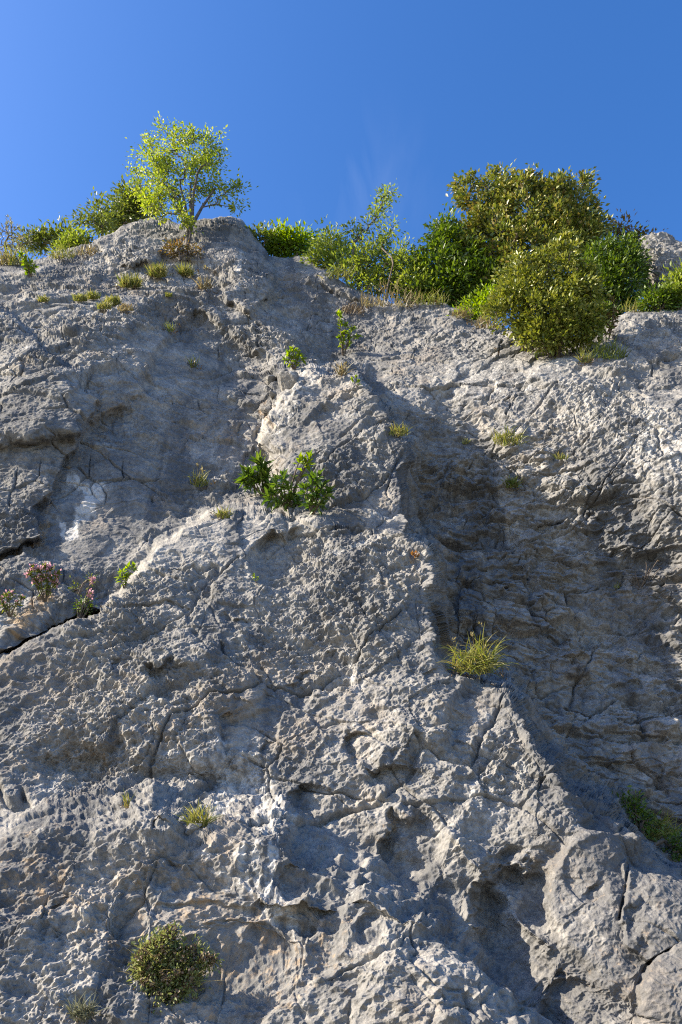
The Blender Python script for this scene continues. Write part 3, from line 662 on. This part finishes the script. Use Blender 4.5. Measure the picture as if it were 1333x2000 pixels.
def tuft(px, py, hpx, n, mat, label, group=None, cat="grass tuft", name="grass_tuft", spread=.5, droop=.7, fan=1.0, wpx=2.0, stalks=0, base=None, outk=.55, heads='dry', litter=0):
    b = surf(px, py) if base is None else base; u = depth_of(b) / FOC; b = b + np.array([0, .03, -.02]) * u * 100 * .3 + NOUT * u * (.34 * hpx if hpx > 60 else 2)
    root = thing(name, label, cat, b, group)
    vs, fs, _ = blades(b, n, hpx * u * 1.25, wpx * u, spread * hpx * u, fan, droop, outk=outk)
    part("blades", vs, fs, M[mat], root)
    if not litter and hpx >= 18 and base is None: litter = 7
    if litter:
        C = b + RS.normal(size=(litter, 3)) * [hpx * u * spread * .8, hpx * u * .1, hpx * u * .22] + [0, -.02, -.1 * hpx * u]
        v2, f2 = foliage(C, np.tile(NOUT, (litter, 1)), 5, 5 * u, 5 * u, .5); part("dead_leaves", v2, f2, M['brown'], root)
    for k in range(stalks):
        vs, fs, tip = blades(b, 1, hpx * u * 1.9, 1.3 * u, .2 * hpx * u, .7, .35, outk=.35)
        st_ = part("stalk", vs, fs, M['dry'], root)
        v2, f2 = leaf_mesh(np.repeat(tip, 8, 0) + RS.normal(size=(8, 3)) * u * 1.5, RS.normal(size=(8, 3)) + [0, 0, 1.5], RS.normal(size=(8, 3)), np.full(8, 6 * u), np.full(8, 3 * u))
        np_mesh("seed_head", v2 - np.array(root.location), f2, M[heads], st_)
    return root

def sprig(name, label, cat, on, tips, mat, leafpx, per_tip, along=6, W=.35, stem=1.6, group=None, lift=.25, petals=None, spread=.9, stemmat='twig', sub=None, flat=.4, base=None):
    """stems from one foot to the given tips (photo px), leaves along them and a rosette at each end"""
    b = surf(*on) if base is None else base; dp = depth_of(b); u = dp / FOC; root = thing(name, label, cat, b, group)
    T = [at_depth(tx, ty, dp) + NOUT * (lift * math.hypot(tx - on[0], ty - on[1]) * u * (.5 + RS.rand())) for tx, ty in tips]
    segs, P, D, E = [], [], [], []
    for t in T:
        mid = b + (t - b) * .5 + NOUT * np.linalg.norm(t - b) * .12 + RS.normal(size=3) * np.linalg.norm(t - b) * .05; pts = [b - NOUT * .03, mid, t]
        bez = [(1 - f) ** 2 * pts[0] + 2 * f * (1 - f) * pts[1] + f * f * pts[2] for f in np.linspace(0, 1, 7)]
        for k in range(6): segs.append((bez[k], bez[k + 1], stem * u * (1 - .1 * k), stem * u * (.9 - .1 * k)))
        ax = unit(bez[-1] - bez[-2])
        for q in range(along):
            f = .3 + .7 * RS.rand(); k = min(5, int(f * 6)); p = bez[k] + (bez[k + 1] - bez[k]) * (f * 6 - k)
            P.append(p); D.append(RS.normal(size=3) * spread + ax * .6)
        for q in range(per_tip):
            P.append(t - ax * RS.rand() * leafpx * .5 * u); D.append(RS.normal(size=3) * spread + ax * .8)
        E.append(t)
    P = np.array(P); D = unit(np.array(D)); n = len(P); l = leafpx * u * (.6 + .6 * RS.rand(n))
    vs, fs = leaf_mesh(P, D, RS.normal(size=(n, 3)) * flat + [-.2, -.3, .9], l, l * W); part("foliage", vs, fs, M[mat], root)
    vs, fs = tubes(segs, 5); part("stems", vs, fs, M[stemmat], root, True)
    if petals:
        for t in E:
            k = petals[1]; Q = t + np.clip(RS.normal(size=(k, 3)), -1.3, 1.3) * petals[2] * u * [.6, .6, 1.0]
            vs, fs = leaf_mesh(Q, RS.normal(size=(k, 3)) + [0, -.4, .6], RS.normal(size=(k, 3)), np.full(k, petals[3] * u), np.full(k, petals[3] * u * .7))
            part("flower_head", vs, fs, M[petals[0]], root)
    return root
#SPECIES
# ---- the tree on the summit
def summit_tree():
    base = surf(371, 474) + np.array([0, -.12, 0]); y = base[1] + .15; root = thing("ash_tree", "yellow-green multi-stemmed tree standing on the rocky summit against the sky", "tree", base)
    lobes = [(355, 300, 62, 50), (310, 315, 46, 46), (335, 352, 66, 46), (402, 330, 44, 48), (302, 385, 24, 36, -.3), (345, 428, 30, 18, -.4), (365, 262, 34, 20),
             (297, 270, 14, 18), (262, 336, 16, 14), (415, 285, 26, 28), (425, 375, 30, 22), (460, 370, 28, 13), (462, 402, 12, 10), (330, 400, 40, 24, -.2)]
    C, O = in_lobes(lobes, y, 185, .42); u = depth_of(base) / FOC
    vs, fs = foliage(C, O, 46, 12 * u, 6.4 * u, .5, up=.1); part("crown", vs, fs, M['ash'], root)
    st = [base - [0, 0, .3]]; par = [-1]
    for tx, ty in ((362, 400), (372, 395), (378, 380), (350, 395), (395, 405)):
        a = at_y(371 + (tx - 371) * .25 + RS.uniform(-4, 4), 440, base[1]); b = at_y(tx, ty, y + RS.uniform(-.3, .3))
        st.append(a); par.append(0); st.append(b); par.append(len(st) - 2)
        c = at_y(tx + (tx - 371) * 1.1, ty - 38, y + RS.uniform(-.3, .3)); st.append(c); par.append(len(st) - 2)
    segs, nd = grow(st, par, [c for c in C], .0045, .08)
    k0 = len(st) - 1; segs = [(a, b, max(r0, .048 - .009 * (q % 3)), max(r1, .036 - .008 * (q % 3))) if q < k0 else (a, b, r0, r1) for q, (a, b, r0, r1) in enumerate(segs)]
    vs, fs = tubes(segs, 6); part("trunk", vs, fs, M['bark'], root, True)
summit_tree()

G = "bushes along the cliff top"
bush("bush", "dense olive bush behind the left shoulder of the summit, left of the tree", "bush", 262, [(268, 400, 32, 30), (240, 418, 32, 28), (285, 418, 24, 18), (248, 385, 14, 16), (215, 440, 26, 14)], 'olive', 110, 30, 9, 1.0, group=G)
bush("bush", "thin open bush with bare twigs on the left skyline, left of the dense olive bush", "bush", 190, [(192, 412, 20, 18), (172, 436, 24, 14), (205, 432, 22, 20), (155, 425, 8, 6)], 'olive', 44, 18, 8, .6, group=G)
bush("bush", "low dark bush on the left skyline, wider than tall", "bush", 95, [(85, 469, 32, 12), (120, 463, 20, 11), (60, 470, 14, 8)], 'olive', 60, 26, 8.5, 1.0, group=G)
bush("bush", "grey leafless twiggy shrub at the far left of the skyline", "bush", 14, [(12, 470, 20, 36), (40, 478, 18, 18)], 'grey', 50, 9, 6.5, .3, group=G, stemr=.018)
bush("bush", "yellow-green scrubby bush on the left skyline above the pale rocks", "bush", 140, [(130, 486, 24, 14), (160, 482, 22, 14), (148, 470, 16, 12)], 'feather', 80, 24, 8, .12, group=G)
bush("bush", "round bright green bush just right of the summit rock", "bush", 566, [(566, 472, 40, 22), (548, 480, 24, 18), (590, 486, 22, 14)], 'fresh', 90, 30, 9, .6, group=G)
bush("bush", "small dark bush tucked against the right flank of the summit", "bush", 512, [(512, 462, 10, 16)], 'olive', 18, 20, 8, .3, group=G)
bush("bush", "dry yellowish bush at the left end of the scrub right of the summit", "bush", 640, ragged([(640, 478, 24, 28), (655, 510, 40, 26), (628, 512, 20, 18)], 2, 17), 'feather', 90, 25, 8, .12, group=G, W=.42)
bush("bush", "feathery pale green bush around the foot of the slender sapling", "bush", 735, ragged([(715, 518, 44, 40), (748, 520, 44, 44), (730, 560, 60, 24)], 2, 13), 'feather', 150, 27, 8, .12, group=G, W=.42)
bush("bush", "feathery bush between the slender sapling and the glossy dark bush", "bush", 795, ragged([(785, 520, 22, 34), (800, 550, 36, 36), (825, 570, 34, 22)], 2, 15), 'feather', 110, 27, 8, .12, group=G, W=.42)
bush("bush", "glossy dark green bush left of the tall bush", "bush", 880, ragged([(868, 476, 40, 34), (850, 515, 36, 40), (900, 520, 48, 52), (870, 555, 56, 44), (915, 575, 40, 40), (850, 580, 40, 20), (960, 555, 40, 50)], 2, 3), 'glossy', 190, 66, 9.5, .6, crpx=15, lean=-.2, group=G, shell=.35)
bush("bush", "tallest bush on the right skyline, olive with a bronze tinted top", "bush", 1040, ragged([(955, 365, 46, 44), (945, 410, 40, 40), (1010, 385, 56, 42), (1075, 390, 56, 42), (1118, 380, 38, 34), (1140, 430, 26, 44), (1060, 440, 90, 56), (965, 450, 54, 42), (1020, 505, 96, 56), (1110, 480, 54, 50), (985, 560, 50, 40), (1160, 470, 30, 44)], 2, 5), 'oak', 330, 88, 8, 1.6, W=.56, crpx=13, lean=-.3, group=G, shell=.4, stemr=.02)
bush("bush", "rounded yellow-green bush hanging over the edge in front of the tall bush", "bush", 1080, ragged([(1092, 508, 40, 36), (1040, 556, 50, 42), (1112, 566, 50, 46), (1050, 612, 72, 46), (1105, 622, 56, 44), (1078, 658, 60, 30), (1010, 590, 34, 30), (1140, 640, 34, 28)], 3, 27), 'box', 250, 92, 7.6, None, W=.56, crpx=12, on=(1085, 690), lean=-.25, group=G, shell=.38)
bush("bush", "dark bush right of the rounded bush, at the right end of the big thicket", "bush", 1210, ragged([(1185, 500, 36, 34), (1218, 505, 30, 32), (1205, 545, 46, 44), (1175, 560, 44, 50), (1198, 595, 44, 26), (1188, 628, 34, 26), (1160, 640, 26, 22)], 2, 9), 'glossy', 170, 66, 9.5, .6, crpx=15, group=G, shell=.38)
bush("bush", "rust coloured thin bush rising behind the right end of the thicket", "bush", 1225, [(1216, 446, 10, 18), (1235, 465, 24, 14), (1190, 460, 12, 10), (1262, 470, 14, 12)], 'rust', 44, 18, 8, 1.6, group=G)
bush("bush", "yellow-green bush at the right edge of the photo beside the pale outcrop", "bush", 1325, [(1328, 560, 14, 18), (1318, 576, 14, 12), (1350, 555, 20, 26)], 'feather', 90, 30, 9.5, None, on=(1322, 592), group=G)
bush("bush", "low dark bush below the pale outcrop near the right edge", "bush", 1288, [(1285, 590, 28, 20), (1310, 585, 16, 16)], 'glossy', 60, 30, 8.5, None, on=(1288, 602), lean=.05, group=G)
bush("bush", "small leafy bush under the glossy dark bush, left of the rounded bush", "bush", 945, [(935, 606, 26, 20), (955, 590, 18, 20), (925, 622, 20, 10)], 'fresh', 70, 24, 8.5, .12, group=G)
bush("bush", "brown bush in the shade at the foot of the summit tree", "bush", 355, [(345, 488, 22, 10), (372, 491, 16, 8)], 'rust', 34, 22, 5.5, None, on=(352, 494), group=G)

# slender sapling
bush("sapling", "slender bent sapling with leaves in tufts, rising above the feathery bushes", "sapling", 706, [(764, 376, 9, 6), (748, 384, 10, 7), (746, 404, 10, 9), (738, 426, 10, 8), (690, 450, 11, 7), (700, 462, 10, 9), (722, 440, 8, 6)], 'feather', 36, 20, 7.5, .12, stems=1, stemr=.016, W=.42, shell=.6)
bush("sapling", "thin sapling twig with few leaves right of the slender bent sapling", "sapling", 752, [(766, 442, 8, 6), (764, 464, 12, 7), (748, 478, 10, 8), (740, 462, 8, 5)], 'feather', 22, 16, 7.5, .12, stems=1, stemr=.014, W=.42, shell=.6)
sprig("sapling", "bright green leafy sapling at the left edge of the cliff top", "sapling", (58, 536), [(42, 502), (50, 506), (60, 512), (66, 522), (55, 528), (48, 515)], 'fresh', 11, 14, 6, .5, 1.2, lift=.1)
sprig("sapling", "yellow-leaved sapling standing against the dark recess below the skyline", "sapling", (668, 690), [(662, 620), (666, 632), (676, 640), (690, 645), (698, 660), (664, 660), (680, 662), (672, 650)], 'fresh', 11, 13, 7, .5, 1.3, lift=.08)
sprig("sapling", "small bushy green seedling on the upper left corner of the central spur", "sapling", (573, 716), [(556, 704), (563, 694), (573, 688), (584, 694), (592, 703), (570, 700), (582, 706)], 'fresh', 12, 12, 5, .4, 1.2, lift=.2)
sprig("sapling", "tiny leafy seedling near the right upper edge of the central spur", "sapling", (694, 756), [(688, 744), (696, 740), (702, 748)], 'fresh', 8, 8, 3, .5, .9, lift=.2)
sprig("sapling", "little light green seedling on the left edge of the lower spur", "sapling", (238, 1146), [(240, 1120), (252, 1114), (264, 1116), (248, 1128), (234, 1130)], 'fresh', 13, 10, 4, .45, 1.0, lift=.2)
sprig("sapling", "tiny yellow leaved seedling in the middle of the lower spur", "sapling", (500, 1136), [(497, 1126), (505, 1130)], 'fresh', 8, 6, 3, .5, .8, lift=.2)

# the leafy plants on the ledge of the spur
S_ = "leafy plants on the spur ledge"
sprig("leafy_plant", "dark rosette-leaved plant at the left end of the spur ledge", "plant", (520, 968), [(478, 938), (490, 930), (505, 910), (512, 922), (500, 942), (520, 935), (486, 950), (530, 950)], 'rosette', 26, 20, 8, .3, 1.6, S_, .2)
sprig("leafy_plant", "bushy rosette-leaved plant with bare stalks in the middle of the spur ledge", "plant", (556, 988), [(540, 950), (552, 935), (566, 955), (575, 970), (535, 968), (560, 975), (582, 985), (545, 985), (525, 978)], 'rosette', 24, 15, 6, .3, 1.6, S_, .2)
sprig("leafy_plant", "tall plant with one leaning woody stem and a leafy top above the spur ledge", "plant", (566, 975), [(588, 905), (598, 908), (606, 900), (600, 916)], 'fresh', 22, 9, 2, .34, 2.2, S_, .1)
sprig("leafy_plant", "pale green drooping plant at the right end of the spur ledge", "plant", (610, 1000), [(596, 960), (610, 948), (622, 940), (632, 955), (640, 972), (618, 970), (604, 985), (628, 988)], 'rosette', 24, 15, 6, .3, 1.6, S_, .2)
sprig("dry_stalks", "thin dry flower stalks standing behind the leafy plants on the spur ledge", "dry plant", (540, 975), [(516, 890), (542, 918), (535, 930)], 'dry', 6, 6, 1, .4, 1.1, None, .05)

P_ = "pink flowering plants on the left block"
PT = ('pink', 26, 5.5, 6.5)
sprig("flowering_plant", "largest pink flowering plant, domed, on the block near the left edge", "flower", (90, 1172), [(60, 1130), (68, 1120), (80, 1124), (92, 1116), (102, 1124), (114, 1130), (72, 1140), (98, 1138), (84, 1138), (110, 1142)], 'olive', 12, 20, 14, .34, 1.3, P_, .2, PT)
sprig("flowering_plant", "ragged pink flowering plant at the left edge of the photo", "flower", (18, 1200), [(4, 1172), (14, 1166), (24, 1164), (34, 1182), (46, 1174), (8, 1184)], 'olive', 11, 16, 10, .34, 1.2, P_, .2, ('pink', 10, 4, 5.5))
sprig("flowering_plant", "dark plant with a single pink spike beside the crack right of the block", "flower", (168, 1196), [(184, 1146), (178, 1164)], 'olive', 8, 8, 9, .34, 1.2, P_, .2, PT)
bush("creeping_plant", "dark cushion plant hanging in the crack beneath the single pink spike", "plant", 165, [(163, 1184, 14, 12)], 'glossy', 14, 18, 5.5, None, on=(165, 1186))
bush("creeping_plant", "dark scrubby plant on the shaded wall right of the domed pink plant", "plant", 145, [(145, 1150, 9, 6), (176, 1132, 8, 6)], 'olive', 10, 14, 5, None, on=(150, 1152))

# cushions on the upper left slope
H_ = "cushion plants on the upper left slope"
def cushion(px, py, w_, h_, label, mat='grass', n=260, dr=.35): return tuft(px, py + h_ * .7, h_ * 1.5, n, mat, label, H_, "cushion plant", "cushion_plant", spread=w_ / h_ * .62, droop=dr, fan=1.5, wpx=1.8, outk=.9)
cushion(253, 548, 22, 14, "round olive cushion plant, largest on the upper left slope")
cushion(313, 530, 16, 15, "upright light green cushion plant below the summit overhang", 'green')
cushion(222, 584, 16, 10, "flat cushion plant below the round olive one")
cushion(205, 594, 14, 8, "small green cushion at the left foot of the flat one", 'green', 140)
cushion(158, 578, 14, 8, "small pale cushion plant left of a larger green one on the upper left slope", 'grass', 140)
cushion(184, 574, 14, 9, "leaning green cushion plant directly above the flat one", 'green', 140)
cushion(86, 580, 10, 7, "lone tiny cushion plant near the left edge of the upper slope", 'green', 110)
cushion(332, 572, 7, 5, "tiny dark cushion in a crack beneath the upright light green one", 'green', 70)
cushion(368, 525, 14, 14, "dim green cushion plant on the pale streaked slab under the tree", 'grass', 130)
cushion(245, 598, 18, 6, "brownish mat plant at the right foot of the flat cushion", 'dry', 120)

T_ = "grass tufts on the cliff"
tuft(398, 560, 22, 46, 'dry', "straw coloured tuft with seed stalks below the summit tree", T_, stalks=3, wpx=1.6)
tuft(36, 512, 36, 90, 'grass', "pale tall grass on the left skyline with one long stalk", T_, stalks=2, wpx=1.8, spread=.8)
tuft(12, 512, 26, 60, 'dry', "dry grass clump at the left edge of the skyline", T_, wpx=1.8, spread=.8)
tuft(120, 500, 22, 70, 'grass', "pale grass clump below the yellow-green scrubby bush", T_, wpx=1.7, spread=1.2)
tuft(170, 494, 18, 60, 'dry', "short straw tuft at the upper end of the left skyline rocks", T_, wpx=1.6, spread=1.2)
tuft(668, 728, 24, 50, 'dry', "straw tuft on top of the central spur", T_, stalks=2, wpx=1.7)
tuft(690, 606, 16, 90, 'brown', "dead brown tuft under the scrub, above the dark recess", T_, wpx=1.6, spread=1.5)
tuft(394, 946, 24, 60, 'grass', "green tuft with curving stalks left of the leafy spur plants", T_, stalks=3, wpx=1.8, spread=.8)
tuft(440, 1006, 24, 50, 'green', "small upright green tuft at the top of the lower spur", T_, wpx=2.0, spread=.6)
tuft(926, 1316, 62, 230, 'green', "largest grass tuft, arching, on the right edge of the lower spur", T_, stalks=4, wpx=2.3, spread=.7, droop=1.5, fan=1.5, litter=60)
tuft(388, 1606, 44, 80, 'grass', "yellow-green ferny tuft in the notch of the bottom slab", T_, wpx=2.2, spread=.5, fan=1.1, outk=.4, droop=.5)
tuft(244, 1574, 30, 16, 'green', "thin wispy tuft left of the ferny notch tuft", T_, wpx=1.8, spread=.2, fan=.4)
tuft(166, 1985, 38, 120, 'grey', "dark tuft in the bottom left corner left of the heath shrub", T_, wpx=2.6, spread=.6, litter=14)
tuft(1285, 1625, 40, 140, 'green', "shaded grass tuft in the gully at the lower right edge", T_, wpx=2.2, spread=.9, droop=1.0)
tuft(992, 862, 26, 90, 'green', "bright tuft on the sunlit right face", T_, wpx=1.8, spread=1.2, fan=1.3)
tuft(972, 862, 14, 30, 'grass', "small pale tuft just left of the bright tuft on the right face", T_, wpx=1.7)
tuft(1092, 894, 12, 40, 'green', "tiny tuft at the shadow edge on the right face", T_, wpx=1.7, spread=1.0)
tuft(785, 850, 20, 90, 'green', "low green tuft on the shaded right flank of the upper spur", T_, wpx=1.9, spread=.9, droop=1.1)
tuft(910, 862, 12, 30, 'green', "tiny shaded tuft in the gully between spur and right face", T_, wpx=1.7)
tuft(1002, 952, 22, 80, 'olive', "dark hanging tuft in the shade of the right face", T_, wpx=1.9, spread=.6, droop=1.4)
tuft(1205, 1146, 12, 12, 'grass', "sparse pale blades on the shaded right face", T_, wpx=1.6)
tuft(384, 714, 22, 26, 'olive', "dim grass in the gully left of the central spur", T_, wpx=1.6)
tuft(335, 645, 20, 30, 'olive', "dim tuft on the shaded wall below the upper left cushions", T_, wpx=1.6)
tuft(1140, 706, 22, 60, 'grass', "yellowish tuft at the foot of the rounded bush", T_, wpx=1.8)
tuft(1190, 694, 26, 120, 'olive', "dim green grass mat right of the rounded bush", T_, wpx=1.8, spread=1.4)
tuft(762, 592, 24, 170, 'dry', "straw fringe along the edge under the feathery bushes", T_, wpx=1.7, spread=2.6)
tuft(840, 590, 20, 90, 'grass', "pale grass fringe left of the glossy dark bush", T_, wpx=1.7, spread=1.6)
tuft(906, 616, 18, 80, 'dry', "straw tuft on the edge below the glossy dark bush", T_, wpx=1.7, spread=1.2)
tuft(958, 636, 22, 110, 'dry', "brown straw tuft left of the hanging rounded bush", T_, wpx=1.7, spread=1.4)
tuft(1050, 682, 22, 90, 'brown', "brown dead tuft under the left side of the rounded bush", T_, wpx=1.8, spread=1.6)
tuft(660, 540, 22, 90, 'grass', "grass fringe under the dry yellowish bush", T_, wpx=1.7, spread=1.5)
tuft(1240, 604, 18, 60, 'grass', "green fringe on the edge below the dark right bush", T_, wpx=1.7, spread=1.4)
sprig("fern", "rust brown fern frond right of the rounded bush", "fern", (1186, 660), [(1196, 594), (1200, 610), (1188, 620), (1204, 625), (1192, 640)], 'rust', 12, 14, 12, .35, 1.2, None, .1)
bush("heath_shrub", "domed heath shrub with brown seed heads at the bottom left of the photo", "shrub", 335, ragged([(318, 1868, 36, 34), (288, 1895, 30, 40), (368, 1882, 34, 26), (325, 1915, 50, 36), (305, 1962, 36, 24), (402, 1884, 18, 10), (340, 1836, 18, 16)], 3, 19), 'thyme', 230, 26, 9, None, on=(330, 1915), lean=-.05, W=.4, shell=.6, stemr=.006, crpx=11, heads=330)
bush("creeping_plant", "dark ivy-like plant in the shaded gully at the lower right edge", "plant", 1250, [(1225, 1578, 22, 16), (1250, 1600, 26, 18), (1320, 1650, 24, 20)], 'glossy', 50, 20, 9, None, on=(1245, 1602))
sprig("bare_branch", "dead leafless branch lying against the shaded right face", "branch", (1250, 1145), [(1285, 1095), (1270, 1110), (1240, 1120), (1232, 1142), (1290, 1110), (1262, 1100)], 'brown', 5, 2, 2, .3, 1.3, None, .02)
sprig("moss_cushion", "small orange moss cushion on the right top corner of the lower spur", "moss", (811, 1086), [(806, 1081), (814, 1080), (811, 1085), (818, 1086)], 'moss', 5, 12, 2, .7, .6, None, .3)

def stone(px, py, wpx, label, squash=(1, .8, .75), rz=0.0):
    b = surf(px, py); u = depth_of(b) / FOC; n = 40; a = np.linspace(0, 2 * math.pi, 2 * n); b_ = np.linspace(-math.pi / 2, math.pi / 2, n); A_, B_ = np.meshgrid(a, b_)
    d = np.stack([np.cos(A_) * np.cos(B_), np.sin(A_) * np.cos(B_), np.sin(B_)], -1); pl_ = unit(RS.normal(size=(13, 3))); of = .62 + .3 * RS.rand(13)
    r = np.min(np.where(d @ pl_.T > .05, of / np.maximum(d @ pl_.T, .05), 9), -1); r = np.minimum(r, 1.25)
    sz = wpx * .5 * u; P = d * r[..., None]; P = P * (1 + .06 * pn(P[..., 0] * 4 + px, P[..., 1] * 4, P[..., 2] * 4) - .05 * np.abs(pn(P[..., 0] * 9, P[..., 1] * 9 + px, P[..., 2] * 9)))[..., None] * np.array(squash) * sz
    c, s_ = math.cos(rz), math.sin(rz); P = np.stack([P[..., 0] * c - P[..., 2] * s_, P[..., 1], P[..., 0] * s_ + P[..., 2] * c], -1)
    i = np.arange(2 * n * n, dtype=np.int32).reshape(n, 2 * n)
    o = np_mesh("stone", P, np.stack([i[:-1, :-1], i[:-1, 1:], i[1:, 1:], i[1:, :-1]], -1).reshape(-1, 4), ROCK, smooth=True, attrs={"pale": np.full(2 * n * n, .12)})
    o.location = tuple(b + NOUT * sz * .15); o["label"] = label; o["category"] = "stone"; o["group"] = "loose stones in the cleft"
stone(560, 748, 50, "largest pale angular stone in the cleft at the top left of the central spur", (1, .8, .95), .3)
stone(524, 742, 26, "brownish angular stone wedged left of the largest pale stone in the cleft", (1, .8, .7), -.4)
stone(532, 768, 20, "small stone below the brownish wedged stone in the cleft", (1, .8, .8), .6)
stone(520, 800, 24, "lowest stone in the cleft left of the central spur", (1, .8, .6), -.3)
stone(372, 1618, 34, "flat grey stone under the ferny tuft in the notch of the bottom slab", (1, .7, .55), .25)
stone(355, 1600, 24, "small grey stone left of the ferny tuft in the notch of the bottom slab", (1, .8, .7), -.5)

# ---- the pale outcrop behind the right end of the rim
def outcrop():
    n = 150; a = np.linspace(0, 2 * math.pi, 2 * n); b_ = np.linspace(-1.45, 1.45, n); A_, B_ = np.meshgrid(a, b_)
    d = np.stack([np.cos(A_) * np.cos(B_), np.sin(A_) * np.cos(B_), np.sin(B_)], -1); y = rimpt(1300, .6)[1] + .6
    c = at_y(1298, 540, y); dp = depth_of(c); u = dp / FOC; sz = np.array([46 * u, 56 * u, 94 * u]); P = np.sign(d) * np.abs(d) ** .75 * sz
    k = [P[..., i].astype(F) for i in range(3)]
    h = .20 * pn(k[0] * 1.1 + 3, k[1] * 1.1, k[2] * 1.1) + .10 * pn(k[0] * 2.6, k[1] * 2.6 + 5, k[2] * 3) - .10 * np.abs(pn(k[0] * 5, k[1] * 5, k[2] * 7)) - .06 * np.abs(pn(k[0] * 12, k[1] * 12, k[2] * 16))
    P = P + d * h[..., None] + c; i = np.arange(2 * n * n, dtype=np.int32).reshape(n, 2 * n)
    o = np_mesh("outcrop", P, np.stack([i[:-1, :-1], i[:-1, 1:], i[1:, 1:], i[1:, :-1]], -1).reshape(-1, 4), ROCK, smooth=True, attrs={"pale": np.full(2 * n * n, .22)})
    o["kind"] = "structure"
outcrop()
